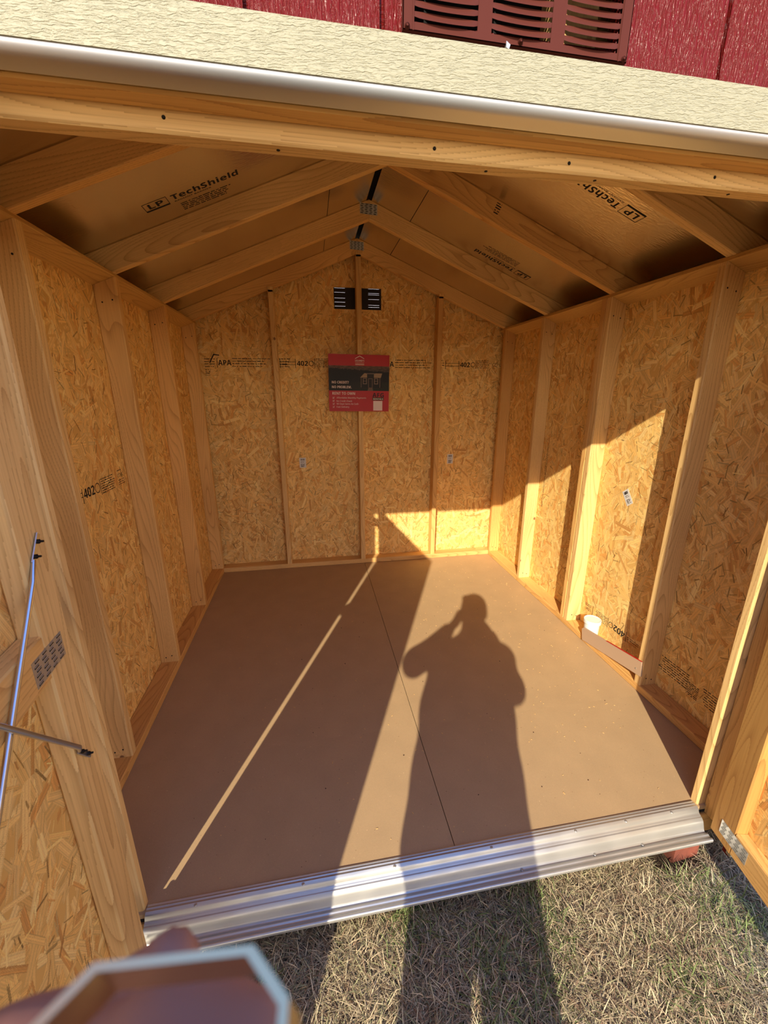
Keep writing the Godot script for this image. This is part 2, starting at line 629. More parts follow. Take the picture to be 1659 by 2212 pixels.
	M.hair = plain(Color(0.16, 0.11, 0.07), 0.9)
	M.eye = plain(Color(0.9, 0.9, 0.88), 0.3)
	M.phone = plain(Color(0.10, 0.10, 0.12), 0.3)
	M.ring_metal = plain(Color(0.95, 0.82, 0.60), 0.3, 1.0)


func pine() -> Material:
	return M.pine[rng.randi() % 4]


# ------------------------------------------------------------------ scene
func _ready() -> void:
	rng.seed = 20240

	# camera
	var cam := Camera3D.new()
	cam.name = "camera"
	cam.position = CAM_POS
	cam.rotation = CAM_ROT
	cam.near = 0.004
	cam.far = 60.0
	var att := CameraAttributesPhysical.new()
	att.frustum_focal_length = 9.619
	att.frustum_near = 0.004
	att.frustum_far = 60.0
	att.exposure_aperture = 8.5
	att.frustum_focus_distance = 2.4
	cam.attributes = att
	add_child(cam)
	cam.fov = 102.57
	cam.make_current()

	# sky and exposure
	var env := Environment.new()
	env.background_mode = Environment.BG_SKY
	var sky := Sky.new()
	var sm := ProceduralSkyMaterial.new()
	sm.sky_top_color = Color(0.27, 0.37, 0.56)
	sm.sky_horizon_color = Color(1.0, 0.93, 0.82)
	sm.sky_curve = 0.13
	sm.ground_bottom_color = Color(0.42, 0.36, 0.27)
	sm.ground_horizon_color = Color(0.52, 0.47, 0.38)
	sm.sky_energy_multiplier = 2.1
	sm.ground_energy_multiplier = 1.0
	sm.sun_angle_max = 2.0
	sky.sky_material = sm
	env.sky = sky
	env.tonemap_mode = Environment.TONE_MAPPER_LINEAR
	env.tonemap_exposure = 1.14
	env.sdfgi_enabled = true
	env.ssao_enabled = true
	env.ssil_enabled = true
	var we := WorldEnvironment.new()
	we.name = "world_environment"
	we.environment = env
	add_child(we)

	# low sun behind the photographer's left shoulder
	var sun := DirectionalLight3D.new()
	sun.name = "sun"
	sun.light_color = Color(1.0, 0.95, 0.855)
	sun.light_energy = 2.0
	sun.light_angular_distance = 0.53
	sun.shadow_enabled = true
	add_child(sun)
	sun.look_at_from_position(Vector3.ZERO, Vector3(0.423, -0.577, -1.0), Vector3.UP)

	make_materials()
	build_ground()
	build_floor()
	build_side_wall(-1.0)
	build_side_wall(1.0)
	build_back_wall()
	build_front_wall()
	build_roof()
	build_doors()
	build_threshold()
	build_front_vent()
	build_back_vent()
	build_sign()
	build_tags()
	build_container()
	build_scrap()
	build_block()
	build_debris()
	build_photographer()


func build_ground() -> void:
	var st := mb()
	slab(st, Vector3(0, GROUND_Y, 0), Vector3.RIGHT, Vector3.FORWARD, Vector3(0, -0.3, 0), rect_poly(-9, -9, 9, 9), 1.0)
	tag(build(st, "ground", M.soil), "bare dry soil under the grass in front of the shed", "ground", "", "structure")
	st = mb()
	for r in [[-30, -30, 30, -2.2], [-30, 1.7, 30, 40], [-30, -2.2, -1.45, 1.7], [2.1, -2.2, 30, 1.7]]:
		slab(st, Vector3(0, GROUND_Y + 0.006, 0), Vector3.RIGHT, Vector3.BACK, Vector3(0, -0.3, 0), rect_poly(r[0], r[1], r[2], r[3]), 1.0)
	tag(build(st, "lawn", M.lawn), "wide dry lawn farther out round the shed", "lawn", "", "structure")
	var blade := mb()
	for s in 3:
		var y0 := [0.0, 0.45, 0.8][s] as float
		var y1 := [0.45, 0.8, 1.0][s] as float
		var w0 := [0.026, 0.024, 0.016][s] as float
		var w1 := [0.024, 0.016, 0.002][s] as float
		var b0 := y0 * y0 * 0.55
		var b1 := y1 * y1 * 0.55
		quad(blade, Vector3(-w0, y0, b0), Vector3(w0, y0, b0), Vector3(w1, y1, b1), Vector3(-w1, y1, b1), Vector3(0, 0.3, -1), Vector2.ZERO, Vector2.ZERO, Vector2.ZERO, Vector2.ZERO)
	var bm := blade.commit()
	for kind in 2:
		var mm := MultiMesh.new()
		mm.transform_format = MultiMesh.TRANSFORM_3D
		mm.use_colors = true
		mm.mesh = bm
		var n := [170000, 11000][kind] as int
		mm.instance_count = n
		var tufts := []
		for t in 70:
			tufts.append(Vector2(rng.randf_range(-1.0, 1.9), rng.randf_range(0.4, 1.5)))
		for i in n:
			var x: float
			var z: float
			if kind == 0:
				if i < 135000:
					x = rng.randf_range(-0.8, 1.8); z = rng.randf_range(0.35, 1.15)
				else:
					x = rng.randf_range(-2.6, 3.0); z = rng.randf_range(0.7, 3.2)
			else:
				var t: Vector2 = tufts[rng.randi() % tufts.size()]
				x = t.x + rng.randfn(0, 0.05); z = t.y + rng.randfn(0, 0.05)
			if x > 0.74 and x < 0.94 and z < 0.60:
				z += 0.30
			var L := rng.randf_range(0.018, 0.052) if kind == 0 else rng.randf_range(0.03, 0.06)
			var lean := rng.randfn(1.1, 0.36) if kind == 0 else rng.randfn(0.6, 0.35)
			var bs := Basis(Vector3.UP, rng.randf() * TAU) * Basis(Vector3.RIGHT, lean)
			bs = bs.scaled_local(Vector3(L * rng.randf_range(0.7, 1.2), L, L))
			mm.set_instance_transform(i, Transform3D(bs, Vector3(x, GROUND_Y + rng.randf_range(-0.002, 0.016), z)))
			var v := rng.randf_range(0.32, 1.12)
			if kind == 0:
				var c := Color(0.66, 0.53, 0.32)
				if rng.randf() < 0.2:
					c = Color(0.34, 0.22, 0.13)
				elif rng.randf() < 0.2:
					c = Color(0.42, 0.40, 0.20)
				mm.set_instance_color(i, Color(c.r * v, c.g * v, c.b * v))
			else:
				mm.set_instance_color(i, Color(0.20 * v, 0.26 * v, 0.075 * v))
		var g := MultiMeshInstance3D.new()
		g.multimesh = mm
		g.material_override = M.grass
		g.name = ["dry_grass", "green_grass"][kind]
		add_child(g, true)
		tag(g, ["straw coloured dry grass on the ground before the shed", "scattered tufts of short green grass among the dry lawn"][kind], "grass", "", "stuff")


func build_floor() -> void:
	var fl := base("floor")
	tag(fl, "smooth tan brown painted floor panels of the empty shed", "floor", "", "structure")
	for s in 2:
		var st := mb()
		var x0 := [-1.225, 0.0163][s] as float
		var x1 := [0.0137, 1.225][s] as float
		slab(st, Vector3.ZERO, Vector3.RIGHT, Vector3.BACK, Vector3(0, -0.016, 0), rect_poly(x0, -1.92, x1, 0.53), 1.0)
		build(st, "floor_panel", M.floor, fl)
	var st2 := mb()
	box(st2, Vector3(-1.225, -0.03, -1.92), Vector3(1.225, -0.0165, 0.53))
	build(st2, "subfloor", M.black, fl)
	for z in [[0.50, 0.538], [-1.92, -1.88]]:
		st2 = mb()
		timber(st2, Vector3(-1.225, -0.118, z[0]), Vector3(1.225, -0.031, z[1]), 0)
		build(st2, "rim_joist", M.pine_dull, fl)
	for x in [-1.2, -0.6, 0.0, 0.6, 1.2]:
		st2 = mb()
		timber(st2, Vector3(x - 0.019, -0.118, -1.879), Vector3(x + 0.019, -0.031, 0.499), 2)
		build(st2, "floor_joist", M.pine_dull, fl)


func build_side_wall(sd: float) -> void:
	var right := sd > 0.0
	var w := base("wall_right" if right else "wall_left")
	tag(w, "right shed wall of bare wafer board between open studs, partly in sun" if right else "left shed wall of bare wafer board between open studs, all in shade", "wall", "", "structure")
	var zs := [[0.60, -0.637], [-0.639, -1.92]]
	for z in zs:
		var st := mb()
		# inner face turned to the room, u runs towards +z on the right and -z on the left
		slab(st, Vector3(sd * WALL_X, 0, 0), Vector3.BACK, Vector3.UP, Vector3(sd * 0.012, 0, 0), rect_poly(z[1], -0.02, z[0], 1.858), 1.6, Vector2(rng.randf(), rng.randf()))
		build(st, "sheathing_panel", M.osb, w)
	# painted siding outside
	var sx := mb()
	slab(sx, Vector3(sd * (WALL_X + 0.0125), 0, 0), Vector3.BACK, Vector3.UP, Vector3(sd * 0.012, 0, 0), rect_poly(-1.95, -0.12, 0.62, 1.858), 0.6)
	build(sx, "siding", M.siding, w)
	var st2 := mb()
	var xi := sd * (WALL_X - STUD)
	timber(st2, Vector3(minf(xi, sd * WALL_X), 0.0, BACK_Z), Vector3(maxf(xi, sd * WALL_X), PLY, 0.494), 2)
	build(st2, "bottom_plate", M.pine[2] if not right else M.pine[1], w)
	# the top plate lies at the pitch of the roof
	st2 = mb()
	var d := Vector3(-sd, SLOPE, 0).normalized()
	var nrm := Vector3(sd * SLOPE, 1.0, 0).normalized()
	var mid := Vector3(sd * WALL_X, 1.837, 0) + d * (0.0958 / 2.0) + nrm * 0.0095
	beam(st2, mid + Vector3(0, 0, BACK_Z), mid + Vector3(0, 0, 0.595), 0.0958, 0.0185, d, 0.0015)
	build(st2, "top_plate", M.pine_pale, w)
	var fronts := [-0.008, -0.612, -1.220, -1.819, 0.493] if not right else [-0.019, -0.620, -0.6595, -1.2445, -1.802, 0.493]
	for f in fronts:
		st2 = mb()
		var xm := sd * (WALL_X - STUD / 2.0)
		var ym := 1.837 + SLOPE * STUD / 2.0
		# side points away from the room centre; the top is cut to the slope of the plate
		beam(st2, Vector3(xm, PLY, f - 0.019), Vector3(xm, ym - 0.0005, f - 0.019), STUD, PLY, Vector3(sd, 0, 0), 0.004, 0, 0, 0.0, -SLOPE)
		build(st2, "stud", pine(), w)
		for q in [[0.022, 1.785], [0.062, 1.775], [0.030, 0.075], [0.060, 0.066]]:
			nail(w, Vector3(sd * (WALL_X - STUD + q[0]), q[1], f), Vector3.BACK)
	# print on the panels
	var ip := mb()
	if right:
		# upside-down grade stamp low on the wall
		var at := Vector3(WALL_X, 0.155, -0.255)
		var rt := Vector3(0, 0, -1)
		var up := Vector3(0, -1, 0)
		lettering(w, "402", font_bold, 0.034, at, rt, up, ink, 0.085, "printed_number")
		ink_ring(ip, at + rt * 0.107, rt, up, 0.014, 0.0175)
		ink_rect(ip, at, rt, up, -0.012, -0.03, -0.009, 0.03)
		ink_rect(ip, at, rt, up, 0.130, -0.03, 0.133, 0.03)
		small_print(ip, at + rt * 0.137 + up * 0.022, rt, up, 0.12, 6, 0.009, 0.006)
		small_print(ip, at - rt * 0.10 + up * 0.004, rt, up, 0.085, 2, 0.010, 0.006)
		lettering(w, "CCMC", font_regular, 0.016, at + rt * 0.28 + up * 0.01, rt, up, ink, 0.05, "printed_number")
		ink_rect(ip, at, rt, up, 0.262, -0.03, 0.2645, 0.03)
		small_print(ip, at + rt * 0.28 - up * 0.012, rt, up, 0.06, 2, 0.009, 0.006)
		# faint list and dark square nearer the door
		small_print(ip, Vector3(WALL_X, 0.135, 0.135), rt, up, 0.17, 7, 0.0115, 0.007)
		small_print(ip, Vector3(WALL_X, 0.125, 0.30), rt, up, 0.10, 7, 0.0115, 0.007)
		small_print(ip, Vector3(WALL_X, 0.118, 0.19), rt, up, 0.06, 8, 0.0080, 0.0068)
		# vertical line of print beside the double stud
		small_print(ip, Vector3(WALL_X, 0.62, -1.19), Vector3(0, 1, 0), Vector3(0, 0, -1), 0.55, 2, 0.010, 0.006)
	else:
		var at := Vector3(-WALL_X, 1.054, -0.232)
		var rt := Vector3(0, 0, -1)
		var up := Vector3(0, 1, 0)
		lettering(w, "402", font_bold, 0.036, at, rt, up, ink, 0.082, "printed_number")
		ink_ring(ip, at + rt * 0.105, rt, up, 0.017, 0.0205)
		ink_rect(ip, at, rt, up, -0.010, -0.035, -0.007, 0.022)
		ink_rect(ip, at, rt, up, -0.030, -0.010, -0.010, -0.007)
		ink_rect(ip, at, rt, up, -0.030, 0.006, -0.010, 0.009)
		ink_rect(ip, at, rt, up, 0.130, -0.035, 0.133, 0.03)
		small_print(ip, at + rt * 0.138 + up * 0.026, rt, up, 0.13, 7, 0.0095, 0.0065)
		lettering(w, "CCMC", font_regular, 0.016, at + rt * 0.29 + up * 0.012, rt, up, ink, 0.055, "printed_number")
		small_print(ip, at + rt * 0.29 + up * 0.032, rt, up, 0.05, 1, 0.009, 0.006)
		small_print(ip, at + rt * 0.29 - up * 0.010, rt, up, 0.06, 3, 0.009, 0.006)
	build(ip, "small_print", ink, w)


func nail(parent: Node, at: Vector3, n: Vector3) -> void:
	var st := mb()
	tube(st, [at, at + n * 0.0008, at + n * 0.0012], [0.0032, 0.0032, 0.002], 8)
	build(st, "nail_head", M.bolt, parent)


func build_back_wall() -> void:
	var w := base("wall_back")
	tag(w, "back gable wall of wafer board with three studs, sunlit at its lower right", "wall", "", "structure")
	for s in [-1.0, 1.0]:
		var vx := 0.1697 if s < 0 else 0.182
		var poly := PackedVector2Array([Vector2(0.001, -0.02), Vector2(1.24, -0.02), Vector2(1.24, 1.944), Vector2(0.001, 2.44), Vector2(0.001, 2.1455), Vector2(vx, 2.1455), Vector2(vx, 2.0), Vector2(0.001, 2.0)])
		var q := PackedVector2Array()
		for p in poly:
			q.append(Vector2(p.x * s, p.y))
		if s < 0:
			q.reverse()
		var st := mb()
		slab(st, Vector3(0, 0, BACK_Z), Vector3.RIGHT, Vector3.UP, Vector3(0, 0, -0.012), q, 1.6, Vector2(rng.randf(), rng.randf()))
		build(st, "sheathing_panel", M.osb, w)
	var sx := mb()
	slab(sx, Vector3(0, 0, BACK_Z - 0.0125), Vector3.RIGHT, Vector3.UP, Vector3(0, 0, -0.012), PackedVector2Array([Vector2(-1.25, -0.12), Vector2(1.25, -0.12), Vector2(1.25, 1.94), Vector2(0.2, 2.36), Vector2(0.2, 1.98), Vector2(-0.19, 1.98), Vector2(-0.19, 2.36), Vector2(-1.25, 1.94)]), 0.6)
	build(sx, "siding", M.siding, w)
	var st2 := mb()
	timber(st2, Vector3(-WALL_X + STUD + 0.001, 0, BACK_Z), Vector3(WALL_X - STUD - 0.001, PLY, -1.82), 0)
	build(st2, "bottom_plate", M.pine[3], w)
	for x in [-0.612, 0.005, 0.619]:
		st2 = mb()
		var top := RAFTER_RIDGE - SLOPE * absf(x)
		timber(st2, Vector3(x - 0.019, PLY, BACK_Z), Vector3(x + 0.019, top - 0.008, -1.819), 1, 0.004)
		timber(st2, Vector3(x - 0.019, top - 0.02, -1.8295), Vector3(x + 0.019, top + 0.013, -1.819), 1, 0.004)
		build(st2, "stud", M.pine[1] if x > 0.1 else M.pine[0], w)
	# row of grade stamps across the wall at about chest height
	var rt := Vector3.RIGHT
	var up := Vector3.UP
	var ip := mb()
	var y := 1.62
	var o := Vector3(0, y, BACK_Z)
	lettering(w, "APA", font_bold, 0.036, o + rt * -1.025, rt, up, ink, 0.092, "printed_number")
	lettering(w, "402", font_bold, 0.034, o + rt * -0.462, rt, up, ink, 0.082, "printed_number")
	lettering(w, "APA", font_bold, 0.036, o + rt * 0.185, rt, up, ink, 0.095, "printed_number")
	lettering(w, "402", font_bold, 0.034, o + rt * 0.822, rt, up, ink, 0.082, "printed_number")
	lettering(w, "CC", font_regular, 0.026, o + rt * 1.095, rt, up, ink, 0.04, "printed_number")
	for x in [-0.462, 0.822]:
		ink_ring(ip, o + rt * (x + 0.107), rt, up, 0.015, 0.019)
		ink_rect(ip, o, rt, up, x - 0.012, -0.035, x - 0.008, 0.03)
		ink_rect(ip, o, rt, up, x - 0.125, -0.035, x - 0.121, 0.03)
		ink_rect(ip, o, rt, up, x + 0.131, -0.03, x + 0.135, 0.035)
		ink_rect(ip, o, rt, up, x - 0.121, 0.008, x - 0.012, 0.011)
		ink_rect(ip, o, rt, up, x - 0.121, -0.012, x - 0.012, -0.009)
		small_print(ip, o + rt * (x + 0.142) + up * 0.03, rt, up, 0.12, 6, 0.011, 0.007)
	# pitched mark over the first stamp
	slab(ip, o + rt * -1.087 + up * -0.002 + Vector3(0, 0, 0.0005), rt, up, Vector3(0, 0, -0.0004), PackedVector2Array([Vector2(0, 0), Vector2(0.035, 0.062), Vector2(0.075, 0.056), Vector2(0.075, 0.049), Vector2(0.040, 0.053), Vector2(0.008, 0.0)]), 1.0)
	ink_rect(ip, o, rt, up, -1.033, -0.035, -1.029, 0.03)
	small_print(ip, o + rt * -1.12 + up * 0.022, rt, up, 0.085, 4, 0.017, 0.009)
	small_print(ip, o + rt * -1.12 - up * 0.052, rt, up, 0.035, 4, 0.012, 0.008)
	small_print(ip, o + rt * -0.925 + up * 0.027, rt, up, 0.28, 4, 0.018, 0.009)
	small_print(ip, o + rt * -0.59 + up * 0.027, rt, up, 0.08, 4, 0.018, 0.009)
	small_print(ip, o + rt * 0.29 + up * 0.027, rt, up, 0.30, 4, 0.018, 0.009)
	small_print(ip, o + rt * 0.645 + up * 0.027, rt, up, 0.045, 4, 0.018, 0.009)
	build(ip, "small_print", ink, w)


func build_front_wall() -> void:
	var w := base("wall_front")
	tag(w, "front gable wall with red painted siding above the doorway header", "wall", "", "structure")
	for s in [-1.0, 1.0]:
		# inner jamb, recessed stud behind it, then the outer layers
		var st := mb()
		timber(st, Vector3(minf(s * 0.9144, s * 1.0033), 0.0, 0.4945), Vector3(maxf(s * 0.9144, s * 1.0033), 1.829, 0.5215), 1, 0.004)
		build(st, "door_jamb", M.pine[0], w)
		st = mb()
		timber(st, Vector3(minf(s * 0.9455, s * 1.033), -0.03, 0.5222), Vector3(maxf(s * 0.9455, s * 1.033), 1.829, 0.594), 1, 0.004)
		build(st, "jamb_stud", M.pine[2], w)
		st = mb()
		slab(st, Vector3(0, 0, 0.60), Vector3.RIGHT, Vector3.UP, Vector3(0, 0, -0.006), rect_poly(minf(s * 1.0, s * 1.24), -0.02, maxf(s * 1.0, s * 1.24), 1.94), 1.6)
		build(st, "sheathing_panel", M.osb, w)
		st = mb()
		slab(st, Vector3(0, 0, 0.622), Vector3.RIGHT, Vector3.UP, Vector3(0, 0, -0.02), rect_poly(minf(s * 0.965, s * 1.252), -0.12, maxf(s * 0.965, s * 1.252), 1.93), 0.6)
		build(st, "siding_plank", M.siding, w)
		st = mb()
		slab(st, Vector3(0, 0, 0.638), Vector3.RIGHT, Vector3.UP, Vector3(0, 0, -0.0155), rect_poly(minf(s * 0.9515, s * 1.05), -0.10, maxf(s * 0.9515, s * 1.05), 1.855), 0.6)
		build(st, "casing_board", M.trim, w)
	# everything over the opening hangs a touch lower on the right
	var h := base("door_header", Vector3.ZERO, w)
	h.rotation.z = -0.0055
	var st2 := mb()
	timber(st2, Vector3(-1.02, 1.830, 0.510), Vector3(1.02, 1.919, 0.5485), 0, 0.004)
	build(st2, "header_stop", M.pine[0], h)
	st2 = mb()
	timber(st2, Vector3(-1.05, 1.860, 0.5495), Vector3(1.05, 1.949, 0.5925), 0, 0.004)
	build(st2, "header_beam", M.pine[2], h)
	for q in [[-0.60, 1.843], [-0.14, 1.839], [0.13, 1.838], [0.46, 1.84]]:
		nail(h, Vector3(q[0], q[1] + 0.008, 0.5485), Vector3.BACK)
	for q in [[-0.42, 0.53], [-0.03, 0.527], [0.20, 0.532], [0.52, 0.529]]:
		nail(h, Vector3(q[0], 1.830, q[1]), Vector3.DOWN)
	# closing board over the header up to the gable
	st2 = mb()
	slab(st2, Vector3(0, 0, 0.5485), Vector3.RIGHT, Vector3.UP, Vector3(0, 0, -0.012), PackedVector2Array([Vector2(-1.24, 1.93), Vector2(1.24, 1.93), Vector2(1.24, 1.955), Vector2(0.0, 2.45), Vector2(-1.24, 1.955)]), 1.6)
	build(st2, "sheathing_panel", M.osb, w)
	st2 = mb()
	slab(st2, Vector3(0, 0, 0.553), Vector3.RIGHT, Vector3.UP, Vector3(0, 0, -0.003), rect_poly(-0.20, 1.955, 0.165, 2.15), 1.0)
	build(st2, "vent_screen", M.black, w)
	# a gable stud and blocking that show through the vent
	st2 = mb()
	timber(st2, Vector3(0.052, 1.95, 0.556), Vector3(0.141, 2.20, 0.594), 1)
	build(st2, "gable_stud", M.pine[0], w)
	# zinc flashing rounded over the front edge
	var prof := PackedVector2Array([Vector2(0.6005, 1.8615), Vector2(0.615, 1.8615), Vector2(0.625, 1.8618)])
	for k in 9:
		var a := -PI / 2.0 + k / 8.0 * PI / 2.0
		prof.append(Vector2(0.629 + 0.0145 * cos(a), 1.8765 + 0.0145 * sin(a)))
	prof.append(Vector2(0.6435, 1.89))
	prof.append(Vector2(0.642, 1.89))
	prof.append(Vector2(0.642, 1.8765))
	prof.append(Vector2(0.629, 1.8635))
	prof.append(Vector2(0.6005, 1.863))
	st2 = mb()
	extrude_x(st2, prof, -1.06, 1.06, 24)
	st2.generate_normals()
	build(st2, "metal_flashing", M.flashing, h)
	# siding planks with grooves between, cut round the vent opening
	var edges := [-1.252, -1.0452, -0.8436, -0.642, -0.4404, -0.2388, -0.0372, 0.1644, 0.366, 0.5676, 0.7692, 0.9708, 1.252]
	for i in edges.size() - 1:
		var a: float = edges[i] + 0.004
		var b: float = edges[i + 1] - 0.004
		var parts := [[a, b, 1.882, -1.0]]
		var lo_x := -0.193
		var hi_x := 0.158
		if b > lo_x and a < hi_x:
			parts = []
			parts.append([a, b, 1.882, 1.972])
			parts.append([a, b, 2.14, -1.0])
			if a < lo_x:
				parts.append([a, lo_x, 1.972, 2.14])
			if b > hi_x:
				parts.append([hi_x, b, 1.972, 2.14])
		st2 = mb()
		for p in parts:
			var y1a := p[3] as float
			var y1b := p[3] as float
			if y1a < 0.0:
				y1a = 2.46 - SLOPE * absf(p[0]); y1b = 2.46 - SLOPE * absf(p[1])
			# grain runs upright: the texture is turned by swapping the axes
			var poly := PackedVector2Array([Vector2(p[2], p[0]), Vector2(y1a, p[0]), Vector2(y1b, p[1]), Vector2(p[2], p[1])])
			slab(st2, Vector3(0, 0, 0.622), Vector3.UP, Vector3.RIGHT, Vector3(0, 0, -0.012), poly, 0.42, Vector2(i * 0.37, i * 0.21))
		build(st2, "siding_plank", M.siding, w)
	st2 = mb()
	for seg in [[-1.252, -0.193, 1.882, 1.95], [0.158, 1.252, 1.882, 1.95]]:
		slab(st2, Vector3(0, 0, 0.611), Vector3.RIGHT, Vector3.UP, Vector3(0, 0, -0.012), PackedVector2Array([Vector2(seg[0], 1.882), Vector2(seg[1], 1.882), Vector2(seg[1], 2.455 - SLOPE * absf(seg[1])), Vector2(seg[0], 2.455 - SLOPE * absf(seg[0]))]), 0.6)
	slab(st2, Vector3(0, 0, 0.611), Vector3.RIGHT, Vector3.UP, Vector3(0, 0, -0.012), rect_poly(-0.193, 1.882, 0.158, 1.972), 0.6)
	slab(st2, Vector3(0, 0, 0.611), Vector3.RIGHT, Vector3.UP, Vector3(0, 0, -0.012), PackedVector2Array([Vector2(-0.193, 2.14), Vector2(0.158, 2.14), Vector2(0.158, 2.39), Vector2(0, 2.455), Vector2(-0.193, 2.38)]), 0.6)
	build(st2, "siding_backing", M.siding, w)
	# the beige board over the doorway
	var t := trim_board()
	t.rotation.z = -0.0055
	tag(t, "cream painted trim board with embossed wood grain over the doorway", "trim board", "", "structure")


func trim_board() -> MeshInstance3D:
	var st := mb()
	var z := 0.646
	var y0 := 1.8755
	var y1 := 1.9395
	slab(st, Vector3(0, 0, z), Vector3.RIGHT, Vector3.UP, Vector3(0, 0, -0.0225), PackedVector2Array([Vector2(-1.06, y0), Vector2(1.06, y0), Vector2(1.06, y1), Vector2(-1.06, y1)]), 0.42)
	return build(st, "trim_1", M.trim)


func build_roof() -> void:
	var c := base("ceiling")
	tag(c, "pitched roof underside with foil faced panels on bare pine rafters", "ceiling", "", "structure")
	var cosn := 1.0 / sqrt(1.0 + SLOPE * SLOPE)
	for s in [-1.0, 1.0]:
		var d := Vector3(s, -SLOPE, 0).normalized()      # down the slope
		var nrm := Vector3(s * SLOPE, 1, 0).normalized()
		var o := Vector3(0, DECK_RIDGE, 0)
		for part in [[0.015, 0.2335], [0.2365, 1.33]]:
			var st := mb()
			slab(st, o, d, Vector3.BACK, nrm * 0.012, rect_poly(part[0] / cosn, -1.99, part[1] / cosn, 0.70), 0.5, Vector2(rng.randf(), rng.randf()))
			build(st, "roof_panel", M.foil, c)
		var sh := mb()
		slab(sh, o + nrm * 0.0125, d, Vector3.BACK, nrm * 0.006, rect_poly(0.02, -2.0, 1.46, 0.71), 1.0)
		build(sh, "roofing", M.black, c)
		for zf in [-1.8325, -1.222, -0.612, 0.002, 0.5465]:
			var st := mb()
			var zm: float = zf - 0.019
			# start on the plumb line through the ridge
			var a := Vector3(0, RAFTER_RIDGE + STUD / 2.0 / cosn, zm)
			var b: Vector3 = a + d * (1.30 / cosn)
			beam(st, a + d * 0.0006, b, PLY, STUD, Vector3.BACK, 0.003, plumb(d, Vector3.BACK), plumb(d, Vector3.BACK))
			build(st, "rafter", pine(), c)
		# fascia closing the eave
		var fs := mb()
		box(fs, Vector3(minf(s * 1.305, s * 1.33), 1.80, -1.97), Vector3(maxf(s * 1.305, s * 1.33), 1.93, 0.66))
		build(fs, "fascia", M.trim, c)
		fs = mb()
		box(fs, Vector3(minf(s * 1.2295, s * 1.304), 1.8595, -1.97), Vector3(maxf(s * 1.2295, s * 1.304), 1.869, 0.66))
		build(fs, "soffit", M.pine_dull, c)
	# dark cap over the gap at the ridge
	var st3 := mb()
	slab(st3, Vector3(0, 0, 0.71), Vector3.RIGHT, Vector3.UP, Vector3(0, 0, -2.71), PackedVector2Array([Vector2(-0.10, 2.426), Vector2(0, 2.470), Vector2(0.10, 2.426), Vector2(0.10, 2.432), Vector2(0, 2.478), Vector2(-0.10, 2.432)]), 1.0)
	build(st3, "ridge_cap", M.black, c)
	for zf in [-1.8325, -1.222, -0.612, 0.002]:
		toothed_plate(c, "gusset_plate", Vector3(-0.003, RAFTER_RIDGE + 0.048, zf + 0.0012), Vector3.RIGHT.rotated(Vector3.BACK, -0.06), Vector3.UP, 0.098, 0.052, 4, M.plate)
	# print on the foil
	var ip := mb()
	foil_print(c, ip, -1.0, 0.943, -0.462, Vector3(1, 0, 0), Vector3(0, 0, 1), true)
	foil_print(c, ip, 1.0, 0.938, -0.245, Vector3(-1, 0, 0), Vector3(0, 0, -1), false)
	foil_print(c, ip, 1.0, 0.945, -1.133, Vector3(-1, 0, 0), Vector3(0, 0, -1), true)
	# stamp on the face of one rafter
	build(ip, "small_print", ink, c)
	var rp := mb()
	var rd := Vector3(1, -SLOPE, 0).normalized()
	var ru := Vector3(SLOPE, 1, 0).normalized()
	var at := Vector3(0, RAFTER_RIDGE, -0.612) + rd * 0.50 + ru * 0.035
	for k in 5:
		small_print(rp, at + ru * (0.010 * k), rd, ru, 0.028, 1, 0.01, 0.008)
	build(rp, "rafter_stamp", ink, c)


func plumb(d: Vector3, side: Vector3) -> float:
	var u := d.cross(side).normalized()
	# shift along d so that the cut is upright: x component must vanish
	return -u.x / d.x


func foil_print(parent: Node, ip: SurfaceTool, s: float, x0: float, z: float, run: Vector3, upz: Vector3, full: bool) -> void:
	var d := Vector3(s, -SLOPE, 0).normalized()
	var rt := d if run.x * s > 0.0 else -d
	var up := upz
	var o := Vector3(s * x0, DECK_RIDGE - SLOPE * x0, z)
	# frame with a heavy foot round the two initials
	ink_rect(ip, o, rt, up, 0.0, -0.031, 0.093, -0.022)
	ink_rect(ip, o, rt, up, 0.0, 0.029, 0.093, 0.031)
	ink_rect(ip, o, rt, up, 0.0, -0.022, 0.002, 0.029)
	ink_rect(ip, o, rt, up, 0.091, -0.022, 0.093, 0.029)
	lettering(parent, "LP", font_bold, 0.034, o + rt * 0.017 + up * 0.003, rt, up, ink, 0.058, "printed_logo")
	lettering(parent, "TechShield", font_bold, 0.035, o + rt * 0.108 + up * 0.008, rt, up, ink, 0.262, "printed_logo")
	lettering(parent, "RADIANT BARRIER", font_regular, 0.0085, o + rt * 0.112 - up * 0.025, rt, up, ink, 0.145, "printed_logo")
	if full:
		small_print(ip, o + rt * 0.125 - up * 0.058, rt, up, 0.235, 5, 0.013, 0.007)


